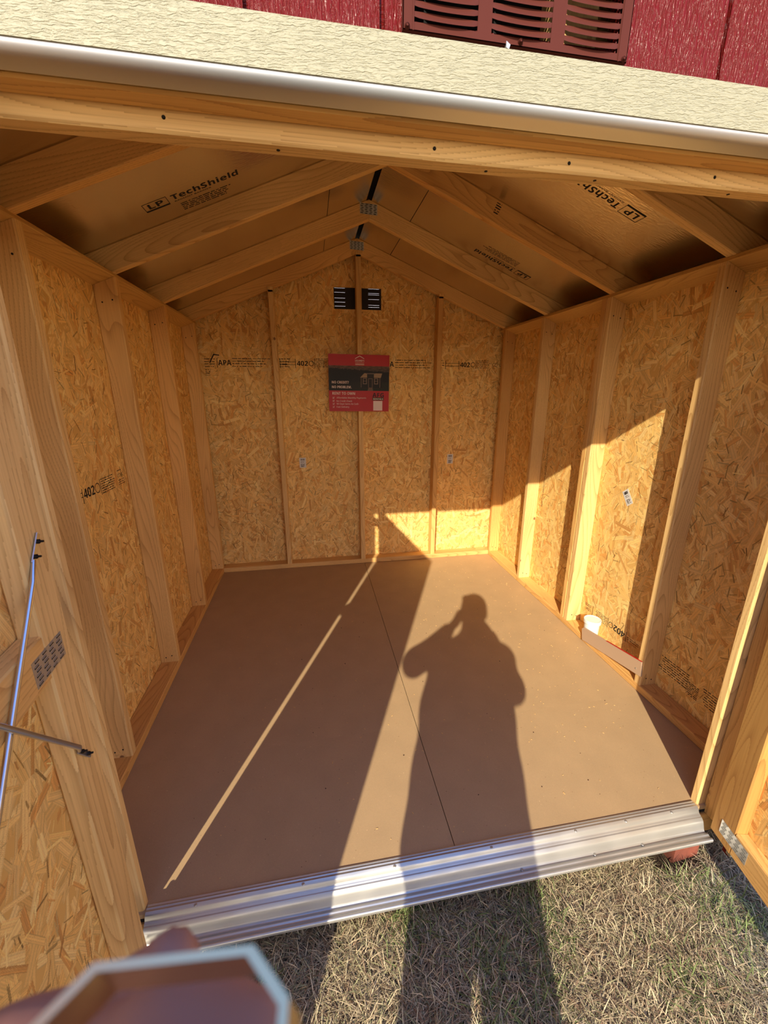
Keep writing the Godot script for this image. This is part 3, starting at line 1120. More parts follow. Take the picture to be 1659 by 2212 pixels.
func toothed_plate(parent: Node, called: String, at: Vector3, right: Vector3, up: Vector3, w: float, h: float, cols: int, m: Material) -> Node3D:
	# a pressed nail plate: thin sheet with rows of punched slots, each with a raised lip
	var n := right.cross(up).normalized()
	var st := mb()
	slab(st, at, right, up, -n * 0.001, rect_poly(-w / 2, -h / 2, w / 2, h / 2), 1.0)
	var pl := build(st, called, m, parent)
	var sl := mb()
	var lip := mb()
	for c in cols:
		for r in 6:
			var x := (c + 0.5) / cols * w - w / 2 + (0.0 if r % 2 == 0 else w / cols * 0.16) - w / cols * 0.08
			var y := (r + 0.5) / 6.0 * h - h / 2
			var lw := w / cols * 0.27
			slab(sl, at + n * 0.0004 + right * x + up * y, right, up, -n * 0.0003, rect_poly(-lw, -h * 0.028, lw, h * 0.028), 1.0)
			slab(lip, at + n * 0.0014 + right * x + up * (y + h * 0.045), right, up, -n * 0.0012, rect_poly(-lw, -h * 0.012, lw, h * 0.012), 1.0)
	build(sl, "punched_slots", M.black, pl)
	build(lip, "slot_lips", m, pl)
	return pl


func build_doors() -> void:
	# each leaf: x runs from the hinge edge to the free edge, y up, z out of the inner frame face
	for k in 2:
		var left := k == 0
		var start := Vector3(-0.8746, 0, 0.612) if left else Vector3(0.8914, 0, 0.5946)
		var run := Vector3(0.1045, 0, 0.9945) if left else Vector3(-0.2163, 0, 0.9763)
		var inner := Vector3(run.z, 0, -run.x) if left else Vector3(-run.z, 0, run.x)
		var door := base("door_1" if left else "door_2")
		tag(door, "left door leaf swung open, crossed by two thin steel rods" if left else "right door leaf swung open beyond the threshold, lit by the sun", "door", "", "structure")
		var L := 0.90
		var top := 1.875
		var ctr := -inner * (PLY / 2.0)
		var st: SurfaceTool
		for u in [STUD / 2.0, L - STUD / 2.0]:
			st = mb()
			beam(st, start + run * u + ctr, start + run * u + ctr + Vector3(0, top, 0), STUD, PLY, run, 0.004)
			build(st, "stile", M.pine[0] if left else M.pine_dull, door)
		for y in [STUD / 2.0, 0.9655, top - STUD / 2.0]:
			st = mb()
			beam(st, start + run * (STUD + 0.0008) + ctr + Vector3(0, y, 0), start + run * (L - STUD - 0.0008) + ctr + Vector3(0, y, 0), STUD, PLY, Vector3.UP, 0.003)
			build(st, "rail", M.pine[1], door)
		st = mb()
		slab(st, start - inner * (PLY + 0.0005), run, Vector3.UP, -inner * 0.011, rect_poly(0.004, -0.005, L, top), 1.6, Vector2(rng.randf(), rng.randf()))
		build(st, "door_skin", M.osb, door)
		st = mb()
		slab(st, start - inner * (PLY + 0.012), run, Vector3.UP, -inner * 0.004, rect_poly(0.03, -0.005, L, top), 0.6)
		build(st, "siding", M.siding, door)
		var n := inner
		var rt := run if left else -run
		if left:
			toothed_plate(door, "nail_plate", start + run * 0.083 + Vector3(0, 0.959, 0) + n * 0.0012, -run, Vector3.UP, 0.105, 0.050, 4, M.plate)
		else:
			toothed_plate(door, "nail_plate", start + run * 0.088 + Vector3(0, 0.054, 0) + n * 0.0012, run, Vector3.UP, 0.105, 0.050, 4, M.plate)
		if rt.length() < 0.1:
			return
		if left:
			# crossed bracing rods with flattened, bolted ends
			for r in [[Vector2(0.026, 1.180), Vector2(0.060, 1.141), Vector2(0.470, 0.655), 0.007], [Vector2(0.040, 0.694), Vector2(0.074, 0.738), Vector2(0.470, 1.225), 0.017]]:
				var p0: Vector3 = start + run * r[0].x + Vector3(0, r[0].y, 0) + n * 0.003
				var p1: Vector3 = start + run * r[1].x + Vector3(0, r[1].y, 0) + n * 0.003
				var p1b: Vector3 = start + run * lerpf(r[1].x, r[2].x, 0.06) + Vector3(0, lerpf(r[1].y, r[2].y, 0.06), 0) + n * (r[3] as float)
				var p2: Vector3 = start + run * r[2].x + Vector3(0, r[2].y, 0) + n * (r[3] as float)
				st = mb()
				tube(st, [p1 - (p1 - p0) * 0.02, p1b, p2], [0.0036, 0.0044, 0.0044], 12)
				var rod := build(st, "brace_rod", M.rod, door)
				st = mb()
				beam(st, p0, p1 + (p1 - p0) * 0.08, 0.011, 0.003, (p1 - p0).cross(n), 0.001)
				build(st, "flat_end", M.rod, rod)
				for f in [0.30, 0.85]:
					var bp: Vector3 = p0.lerp(p1, f) + n * 0.0015
					st = mb()
					tube(st, [bp, bp + n * 0.0035, bp + n * 0.0045], [0.0042, 0.0042, 0.003], 6)
					tube(st, [bp + n * 0.0045, bp + n * 0.0095], [0.0022, 0.002], 8)
					build(st, "bolt", M.bolt, rod)
		# hinges between leaf and jamb
		for y in [0.045, 0.965, 1.785]:
			st = mb()
			var hp := start - inner * (PLY + 0.010) - run * 0.006
			tube(st, [hp + Vector3(0, y - 0.042, 0), hp + Vector3(0, y + 0.042, 0)], [0.0085, 0.0085], 12)
			slab(st, hp + Vector3(0, y, 0), (Vector3(-0.955, 0, 0.644) - start).normalized() * 0.0 + (Vector3.LEFT if left else Vector3.RIGHT), Vector3.UP, Vector3(0, 0, 0.003), rect_poly(0.0, -0.035, 0.05, 0.035), 1.0)
			build(st, "hinge", M.bolt, door)


func build_threshold() -> void:
	var th := base("door_threshold", Vector3(0, 0, 0.55))
	tag(th, "ribbed galvanised metal threshold along the front edge of the floor", "threshold")
	var prof := PackedVector2Array()
	for p in [[0.507, 0.0012], [0.508, 0.0035], [0.511, 0.0045], [0.513, 0.003], [0.5165, 0.003], [0.518, 0.005], [0.520, 0.005], [0.5215, 0.003], [0.5255, 0.003], [0.527, 0.0048], [0.529, 0.0045], [0.5305, 0.003], [0.5345, 0.0018], [0.5375, -0.002], [0.5405, -0.009], [0.5425, -0.0125], [0.546, -0.0145], [0.549, -0.0155], [0.5505, -0.0185], [0.5525, -0.0175], [0.5545, -0.0185], [0.556, -0.0205], [0.560, -0.0235], [0.5635, -0.030], [0.567, -0.040], [0.570, -0.050], [0.573, -0.0565], [0.576, -0.058], [0.580, -0.0575], [0.5825, -0.054], [0.585, -0.0515], [0.588, -0.0515], [0.5895, -0.0535], [0.592, -0.054], [0.597, -0.054], [0.5985, -0.052], [0.602, -0.051], [0.606, -0.0525], [0.6075, -0.056], [0.6075, -0.062]]:
		prof.append(Vector2(p[0] - 0.55, p[1]))
	var under := PackedVector2Array(prof)
	var st := mb()
	extrude_x(st, prof, -0.9105, 0.9075, 40, 0.0004)
	st.set_smooth_group(-1)
	st.generate_normals()
	build(st, "metal_profile", M.zinc, th)
	# sheet thickness: a second skin just beneath, and the end edge
	for x in [-0.9105, 0.9075]:
		var st2 := mb()
		for i in under.size() - 1:
			var a: Vector3 = Vector3(x, under[i].y, under[i].x)
			var b: Vector3 = Vector3(x, under[i + 1].y, under[i + 1].x)
			quad(st2, a, b, b + Vector3(0, -0.0018, -0.0006), a + Vector3(0, -0.0018, -0.0006), Vector3(signf(x), 0, 0), Vector2.ZERO, Vector2.ZERO, Vector2.ZERO, Vector2.ZERO)
		build(st2, "cut_edge", M.plate, th)
	for x in [-0.775, -0.47, -0.19, 0.13, 0.43, 0.62, 0.80]:
		var sc := mb()
		lathe(sc, Vector3(x, 0.0028, -0.0165), [Vector2(0.0045, 0.0), Vector2(0.0045, 0.0012), Vector2(0.0032, 0.0026), Vector2(0.0015, 0.0026), Vector2(0.0012, 0.0014), Vector2(0.0, 0.0014)], 14)
		build(sc, "screw", M.plate, th)
	for x in [0.22, 0.48, 0.66]:
		var sc := mb()
		lathe(sc, Vector3(x, -0.0565, 0.0265), [Vector2(0.005, 0.0), Vector2(0.005, 0.0012), Vector2(0.0035, 0.0026), Vector2(0.0, 0.0026)], 14)
		build(sc, "screw", M.plate, th)


func build_front_vent() -> void:
	var v := base("gable_vent", Vector3(-0.0175, 1.9515, 0.6225))
	v.rotation.z = -0.006
	tag(v, "large brown metal louvre vent on the red gable siding outside", "vent")
	var W := 0.383
	var H := 0.215
	var x0 := -W / 2
	var cols := [[-0.1745, -0.0725], [-0.0495, 0.0515], [0.0750, 0.1725]]
	var pitch := 0.01265
	var rows := 15
	# sheet: the solid strips round and between the slots
	var st := mb()
	var zf := 0.0125
	var lo_y := 0.0105
	var hi_y := lo_y + rows * pitch
	for s in [[x0, cols[0][0]], [cols[0][1], cols[1][0]], [cols[1][1], cols[2][0]], [cols[2][1], -x0]]:
		slab(st, Vector3(0, 0, zf), Vector3.RIGHT, Vector3.UP, Vector3(0, 0, -0.0012), rect_poly(s[0], lo_y, s[1], hi_y), 1.0)
	slab(st, Vector3(0, 0, zf), Vector3.RIGHT, Vector3.UP, Vector3(0, 0, -0.0012), rect_poly(x0, 0.0, -x0, lo_y), 1.0)
	slab(st, Vector3(0, 0, zf), Vector3.RIGHT, Vector3.UP, Vector3(0, 0, -0.0012), rect_poly(x0, hi_y, -x0, H), 1.0)
	# folded rim
	for s in [[x0, 0.0, x0 + 0.0012, H], [-x0 - 0.0012, 0.0, -x0, H], [x0, 0.0, -x0, 0.0012], [x0, H - 0.0012, -x0, H]]:
		slab(st, Vector3(0, 0, zf), Vector3.RIGHT, Vector3.UP, Vector3(0, 0, -0.0115), rect_poly(s[0], s[1], s[2], s[3]), 1.0)
	for s in [x0 + 0.016, -x0 - 0.016]:
		slab(st, Vector3(0, 0, zf + 0.0012), Vector3.RIGHT, Vector3.UP, Vector3(0, 0, -0.0012), rect_poly(s - 0.0012, 0.0, s + 0.0012, H), 1.0)
	build(st, "vent_plate", M.brown_metal, v)
	# pressed louvres, each bowed out over a dark slot
	for c in cols:
		for r in rows:
			var lv := mb()
			var ya := lo_y + r * pitch
			var a: float = c[0]
			var b: float = c[1]
			var N := 14
			for i in N:
				for j in 4:
					var q := []
					for e in [[i, j], [i + 1, j], [i + 1, j + 1], [i, j + 1]]:
						var t := float(e[0]) / N
						var bow := pow(sin(PI * clampf(t, 0.0, 1.0)), 0.45)
						var f := float(e[1]) / 4.0
						var ylow := ya + 0.0066 - 0.0070 * bow
						var y := lerpf(ylow, ya + pitch, f)
						var z := zf - 0.0004 + 0.0062 * bow * pow(1.0 - f, 1.3)
						q.append(Vector3(lerpf(a, b, t), y, z))
					for o in [0, 2, 1, 0, 3, 2]:
						lv.set_uv(Vector2.ZERO)
						lv.add_vertex(q[o])
			# pinched ends of the slot
			lv.set_smooth_group(0)
			lv.generate_normals()
			build(lv, "louvre", M.brown_metal, v)
	for p in [[x0 + 0.0065, 0.0035], [0.0, 0.0055], [-x0 - 0.0065, 0.0035]]:
		var sc := mb()
		tube(sc, [Vector3(p[0], p[1], zf), Vector3(p[0], p[1], zf + 0.0012), Vector3(p[0], p[1], zf + 0.003), Vector3(p[0], p[1], zf + 0.0035)], [0.0042, 0.0042, 0.0034, 0.0015], 14)
		tube(sc, [Vector3(p[0], p[1], zf + 0.003), Vector3(p[0], p[1], zf + 0.0038)], [0.0016, 0.0014], 6)
		build(sc, "screw", M.brown_metal, v)
	var tab := mb()
	slab(tab, Vector3(-0.021, -0.0035, zf + 0.002), Vector3.RIGHT, Vector3.UP, Vector3(0, 0, -0.006), PackedVector2Array([Vector2(-0.003, 0.007), Vector2(-0.003, -0.001), Vector2(0.002, -0.003), Vector2(0.004, 0.003)]), 1.0)
	build(tab, "bent_tab", M.zinc, v)


func build_back_vent() -> void:
	var v := base("rear_gable_vent", Vector3(0.006, 2.0728, BACK_Z - 0.0126))
	tag(v, "dark slatted vent high in the back wall behind the middle stud", "vent")
	var w := 0.370
	var h := 0.156
	# solid middle and edges, and slats that leave a few hair-wide slits between them
	for c in [[-w / 2, -0.170], [-0.092, 0.080], [0.162, w / 2]]:
		var st := mb()
		slab(st, Vector3.ZERO, Vector3.RIGHT, Vector3.UP, Vector3(0, 0, -0.002), rect_poly(c[0], -h / 2, c[1], h / 2), 1.0)
		build(st, "vent_sheet", M.dark_vent, v)
	var cuts := [[-0.170, -0.092, [0.055, 0.24, 0.48, 0.655, 0.83]], [0.080, 0.162, [0.05, 0.235, 0.30, 0.495, 0.745, 0.835]]]
	for c in cuts:
		var y1 := h / 2
		var fs: Array = c[2].duplicate()
		fs.append(1.0)
		for f in fs:
			var y0: float = h / 2 - f * h
			var gap := 0.00045 if f < 1.0 else 0.0
			var st := mb()
			slab(st, Vector3.ZERO, Vector3.RIGHT, Vector3.UP, Vector3(0, 0, -0.002), rect_poly(c[0], y0 + gap, c[1], y1), 1.0)
			if f < 1.0:
				tube(st, [Vector3(c[0] + 0.004, y0 + gap + 0.002, 0.001), Vector3(c[1] - 0.004, y0 + gap + 0.002, 0.001)], [0.002, 0.002], 8)
			build(st, "slat", M.dark_vent, v)
			y1 = y0 - gap


func build_sign() -> void:
	var v := base("sale_sign", Vector3(-0.0045, 1.475, -1.8175))
	v.rotation.z = -0.0145
	tag(v, "red and black rent to own sign nailed on the middle back stud", "sign")
	var W := 0.459
	var H := 0.411
	var rt := Vector3.RIGHT
	var up := Vector3.UP
	var st := mb()
	slab(st, Vector3.ZERO, rt, up, Vector3(0, 0, -0.0015), rect_poly(-W / 2, -H / 2, W / 2, H / 2), 1.0)
	build(st, "board", M.red, v)
	# printed photograph: dusk sky, tree line, lawn and a small house
	var iw := 460
	var ih := 176
	var im := Image.create(iw, ih, false, Image.FORMAT_RGB8)
	var nz := FastNoiseLite.new()
	nz.seed = 2; nz.frequency = 0.05
	for y in ih:
		for x in iw:
			var treeline := 16.0 + x * 0.055 + nz.get_noise_2d(x * 1.5, 0) * 9.0
			var c := Color(0.016, 0.014, 0.016)
			if y < treeline:
				c = Color(0.50, 0.36, 0.28).lerp(Color(0.32, 0.27, 0.24), y / 40.0) * (0.8 + 0.5 * nz.get_noise_2d(x * 0.5, y * 3.0))
			elif y > 112:
				var k := clampf((x - 90.0) / 200.0, 0.0, 1.0)
				c = Color(0.02, 0.02, 0.018).lerp(Color(0.10, 0.12, 0.05), k) * (1.0 + 0.3 * nz.get_noise_2d(x * 2.0, y * 4.0))
			else:
				c = c * (1.0 + 0.9 * nz.get_noise_2d(x * 1.2, y * 1.2))
			im.set_pixel(x, y, c)
	im.fill_rect(Rect2i(244, 82, 160, 72), Color(0.045, 0.03, 0.035))
	for y in range(50, 82):
		var t := (y - 50) / 32.0
		im.fill_rect(Rect2i(int(lerpf(268, 236, t)), y, int(lerpf(138, 160, t)), 1), Color(0.62, 0.52, 0.40))
	im.fill_rect(Rect2i(290, 56, 52, 26), Color(0.10, 0.075, 0.07))
	im.fill_rect(Rect2i(284, 50, 70, 6), Color(0.50, 0.42, 0.36))
	for x in [258, 344]:
		im.fill_rect(Rect2i(x, 86, 30, 42), Color(0.56, 0.47, 0.40))
		im.fill_rect(Rect2i(x + 5, 90, 20, 15), Color(0.05, 0.04, 0.05))
		im.fill_rect(Rect2i(x + 5, 108, 20, 15), Color(0.05, 0.04, 0.05))
	im.fill_rect(Rect2i(298, 86, 34, 66), Color(0.45, 0.36, 0.30))
	im.fill_rect(Rect2i(303, 91, 24, 61), Color(0.06, 0.045, 0.05))
	for x in [242, 386]:
		im.fill_rect(Rect2i(x, 82, 5, 70), Color(0.46, 0.37, 0.31))
	for y in range(152, ih):
		im.fill_rect(Rect2i(300 - (y - 152) / 3, y, 32 + (y - 152) / 2, 1), Color(0.42, 0.33, 0.27))
	var pm := plain(Color(1, 1, 1), 0.55)
	pm.albedo_texture = tex(im)
	st = mb()
	var yt := H / 2 - H * 0.195
	var yb := H / 2 - H * 0.63
	var a := Vector3(-W / 2, yt, 0.0006)
	var b := Vector3(W / 2, yt, 0.0006)
	var c2 := Vector3(W / 2, yb, 0.0006)
	var d := Vector3(-W / 2, yb, 0.0006)
	quad(st, a, b, c2, d, Vector3.BACK, Vector2(0, 0), Vector2(1, 0), Vector2(1, 1), Vector2(0, 1))
	build(st, "printed_picture", pm, v)
	var P := func(u: float, w: float) -> Vector3: return Vector3(-W / 2 + u * W, H / 2 - w * H, 0.0009)
	lettering(v, "NO CREDIT?", font_bold, 0.0175, P.call(0.05, 0.485), rt, up, M.sign_white, 0.127)
	lettering(v, "NO PROBLEM.", font_bold, 0.0175, P.call(0.05, 0.568), rt, up, M.sign_white, 0.148)
	lettering(v, "RENT TO OWN", font_bold, 0.0195, P.call(0.055, 0.680), rt, up, M.sign_white, 0.172)
	var lines := ["Affordable Monthly Payments", "No Credit Check", "90 Days Same As Cash", "Fast Delivery"]
	var wid := [0.226, 0.118, 0.166, 0.096]
	var tick := mb()
	for i in 4:
		var y := 0.762 + i * 0.0545
		lettering(v, lines[i], font_regular, 0.0118, P.call(0.122, y), rt, up, M.sign_white, wid[i])
		var q: Vector3 = P.call(0.058, y)
		for s in [[0, -0.006, 0.012, -0.005], [0, 0.005, 0.010, 0.006], [0, -0.006, 0.001, 0.006], [0.011, -0.006, 0.012, 0.002]]:
			ink_rect(tick, q, rt, up, s[0], s[1], s[2], s[3])
		slab(tick, q + Vector3(0, 0, 0.0006), rt, up, Vector3(0, 0, -0.0004), PackedVector2Array([Vector2(0.002, 0.001), Vector2(0.006, -0.004), Vector2(0.015, 0.008), Vector2(0.0135, 0.009), Vector2(0.006, -0.0005), Vector2(0.0035, 0.0022)]), 1.0)
	build(tick, "tick_boxes", M.sign_white, v)
	lettering(v, "AFG", font_bold, 0.0315, P.call(0.722, 0.705), rt, up, M.navy, 0.088)
	var gb := mb()
	ink_rect(gb, P.call(0.722, 0.800), rt, up, 0.0, 0.0, 0.087, 0.0215)
	build(gb, "green_band", M.green, v)
	lettering(v, "RENTALS", font_bold, 0.0128, P.call(0.735, 0.776) + Vector3(0, 0, 0.0008), rt, up, M.sign_white, 0.076)
	# pale square in the corner, left blank
	var ws := mb()
	ink_rect(ws, P.call(0.735, 0.985), rt, up, 0.0, 0.0, 0.071, 0.072)
	build(ws, "white_square", M.sign_white, v)
	# small roof emblem over the name
	var em := mb()
	slab(em, P.call(0.508, 0.02) + Vector3(0, 0, 0.0006), rt, up, Vector3(0, 0, -0.0004), PackedVector2Array([Vector2(0, 0), Vector2(0.034, -0.019), Vector2(0.034, -0.024), Vector2(0, -0.005), Vector2(-0.034, -0.024), Vector2(-0.034, -0.019)]), 1.0)
	build(em, "roof_emblem", M.sign_white, v)
	em = mb()
	ink_rect(em, P.call(0.436, 0.178), rt, up, 0.0, 0.0, 0.067, 0.005)
	build(em, "rule", M.sign_white, v)
	em = mb()
	for k in 9:
		ink_rect(em, P.call(0.436 + k * 0.0165, 0.150), rt, up, 0.0, 0.0, 0.0055, 0.0035)
	build(em, "small_print", M.sign_white, v)
	lettering(v, "LELAND'S", font_bold, 0.0125, P.call(0.434, 0.107), rt, up, M.sign_white, 0.068)


func build_tags() -> void:
	var defs := [[Vector3(-0.461, 0.868, BACK_Z + 0.0004), Vector3.RIGHT, Vector3.UP, 0.052, 0.080, "small white printed tag on the back wall left of the middle stud"],
		[Vector3(0.7715, 0.8635, BACK_Z + 0.0004), Vector3.RIGHT, Vector3.UP, 0.051, 0.080, "small white printed tag on the back wall right of the right-hand stud"],
		[Vector3(WALL_X - 0.0004, 0.8875, -0.398), Vector3(0, 0.34, 0.94).normalized(), Vector3(0, 0.94, -0.34).normalized(), 0.044, 0.082, "crooked white printed tag in the sun on the right wall"]]
	for d in defs:
		var rt: Vector3 = d[1]
		var up: Vector3 = d[2]
		if absf(rt.z) > 0.5:
			up = Vector3(0, 0.80, -0.60).normalized()
			rt = Vector3(0, 0.60, 0.80).normalized()
			# seen from inside the room the tag's own right points at +z
		var n := rt.cross(up).normalized()
		if d[0].x > 1.0 and n.x > 0.0:
			rt = -rt
			n = -n
		var g := base("wall_tag", d[0])
		tag(g, d[5], "tag", "printed tags stuck on the wall panels")
		var st := mb()
		slab(st, n * 0.0008, rt, up, -n * 0.0006, rect_poly(-d[3] / 2, -d[4] / 2, d[3] / 2, d[4] / 2), 1.0)
		build(st, "paper", M.paper, g)
		st = mb()
		var x: float = -d[3] * 0.30
		while x < d[3] * 0.30:
			var bw := rng.randf_range(0.0009, 0.0028)
			ink_rect(st, n * 0.0008, rt, up, x, d[4] * 0.22, x + bw, d[4] * 0.40)
			x += bw + rng.randf_range(0.0009, 0.002)
		small_print(st, n * 0.0008 - rt * (d[3] * 0.3) + up * (d[4] * 0.10), rt, up, d[3] * 0.6, 2, 0.007, 0.005)
		small_print(st, n * 0.0008 - rt * (d[3] * 0.3) - up * (d[4] * 0.16), rt, up, d[3] * 0.6, 4, 0.0065, 0.007)
		build(st, "print", ink, g)


func build_container() -> void:
	var c := base("plastic_tub", Vector3(1.179, PLY, -0.448))
	tag(c, "small white plastic tub with a lid on the right bottom plate", "tub")
	var st := mb()
	lathe(st, Vector3.ZERO, [Vector2(0.0, 0.001), Vector2(0.036, 0.001), Vector2(0.038, 0.004), Vector2(0.042, 0.098), Vector2(0.0, 0.099)], 40)
	build(st, "body", M.white_plastic, c)
	st = mb()
	lathe(st, Vector3.ZERO, [Vector2(0.0425, 0.088), Vector2(0.0465, 0.088), Vector2(0.047, 0.090), Vector2(0.047, 0.107), Vector2(0.0455, 0.109), Vector2(0.042, 0.109), Vector2(0.0405, 0.1065), Vector2(0.0, 0.1065)], 40)
	build(st, "lid", M.white_plastic, c)


func build_scrap() -> void:
	var o := base("scrap_board", Vector3(1.128, 0.09, -0.24))
	tag(o, "narrow offcut of siding leaning by the tub, red along its top edge", "board")
	# long edge from low at the back to high at the front stud
	var a := Vector3(1.128, 0.052, -0.452) - o.position
	var b := Vector3(1.132, 0.131, -0.024) - o.position
	var d := (b - a).normalized()
	var up := Vector3(0, d.z, -d.y).normalized()
	var L := (b - a).length()
	var st := mb()
	slab(st, a, d, up, Vector3(0.0095, 0, 0), PackedVector2Array([Vector2(0, -0.036), Vector2(L, -0.040), Vector2(L + 0.004, 0.036), Vector2(L * 0.5, 0.0385), Vector2(0.012, 0.042), Vector2(-0.004, 0.03)]), 0.6)
	build(st, "plank", M.scrap, o)
	st = mb()
	slab(st, a + Vector3(0.0003, 0, 0), d, up, Vector3(0.009, 0, 0), PackedVector2Array([Vector2(L * 0.45, 0.0388), Vector2(L + 0.003, 0.0364), Vector2(L + 0.003, 0.0376), Vector2(L * 0.45, 0.040)]), 0.6)
	build(st, "painted_edge", M.red, o)
	st = mb()
	var np := a + d * (L - 0.03) - up * 0.012
	tube(st, [np + Vector3(0.001, 0, 0), np - Vector3(0.001, 0, 0), np - Vector3(0.0016, 0, 0)], [0.0042, 0.0042, 0.003], 10)
	build(st, "nail_head", M.plate, o)


func build_block() -> void:
	var o := base("brick_block", Vector3(0.872, GROUND_Y, 0.50))
	o.rotation.y = 0.06
	tag(o, "red masonry block propping the right front corner of the shed", "block")
	var st := mb()
	beam(st, Vector3(-0.054, 0.046, 0), Vector3(0.054, 0.046, 0), 0.12, 0.091, Vector3.BACK, 0.004)
	build(st, "block_body", M.brick, o)


func build_debris() -> void:
	var st := mb()
	for i in 420:
		var x := rng.randf_range(-0.85, 1.1)
		var z := rng.randf_range(-1.75, 0.48)
		if i < 230:
			x = rng.randf_range(0.2, 1.08); z = rng.randf_range(-1.7, 0.2)
		var an := rng.randf() * TAU
		var L := rng.randf_range(0.0010, 0.0040)
		var w := rng.randf_range(0.0006, 0.0016)
		var r := Vector3(cos(an), 0, sin(an))
		var f := Vector3(-sin(an), 0, cos(an))
		slab(st, Vector3(x, 0.0015, z), r, f, Vector3(0, -0.0014, 0), rect_poly(-L, -w, L, w), 1.0)
	var o := build(st, "wood_shavings", M.pine[0])
	tag(o, "tiny pale wood shavings and crumbs strewn over the floor", "shavings", "", "stuff")
	st = mb()
	for i in 46:
		var x := rng.randf_range(-0.6, 1.0)
		var z := rng.randf_range(-1.3, 0.48)
		var r := rng.randf_range(0.001, 0.0032)
		lathe(st, Vector3(x, 0.0002, z), [Vector2(r, 0.0), Vector2(r * 0.8, r * 0.5), Vector2(0, r * 0.7)], 6)
	o = build(st, "dirt_crumbs", M.board_edge)
	tag(o, "dark crumbs of dirt lying about on the brown floor", "dirt", "", "stuff")


# ------------------------------------------------------------------ the photographer behind the camera
func PE(e: float, y: float, ds: float) -> Vector3:
	# lateral, height and forward along the sun's bearing, measured at the photographer
	var s := -1.686 + ds
	return Vector3(0.92 * e + 0.39 * s, y, 0.39 * e - 0.921 * s)


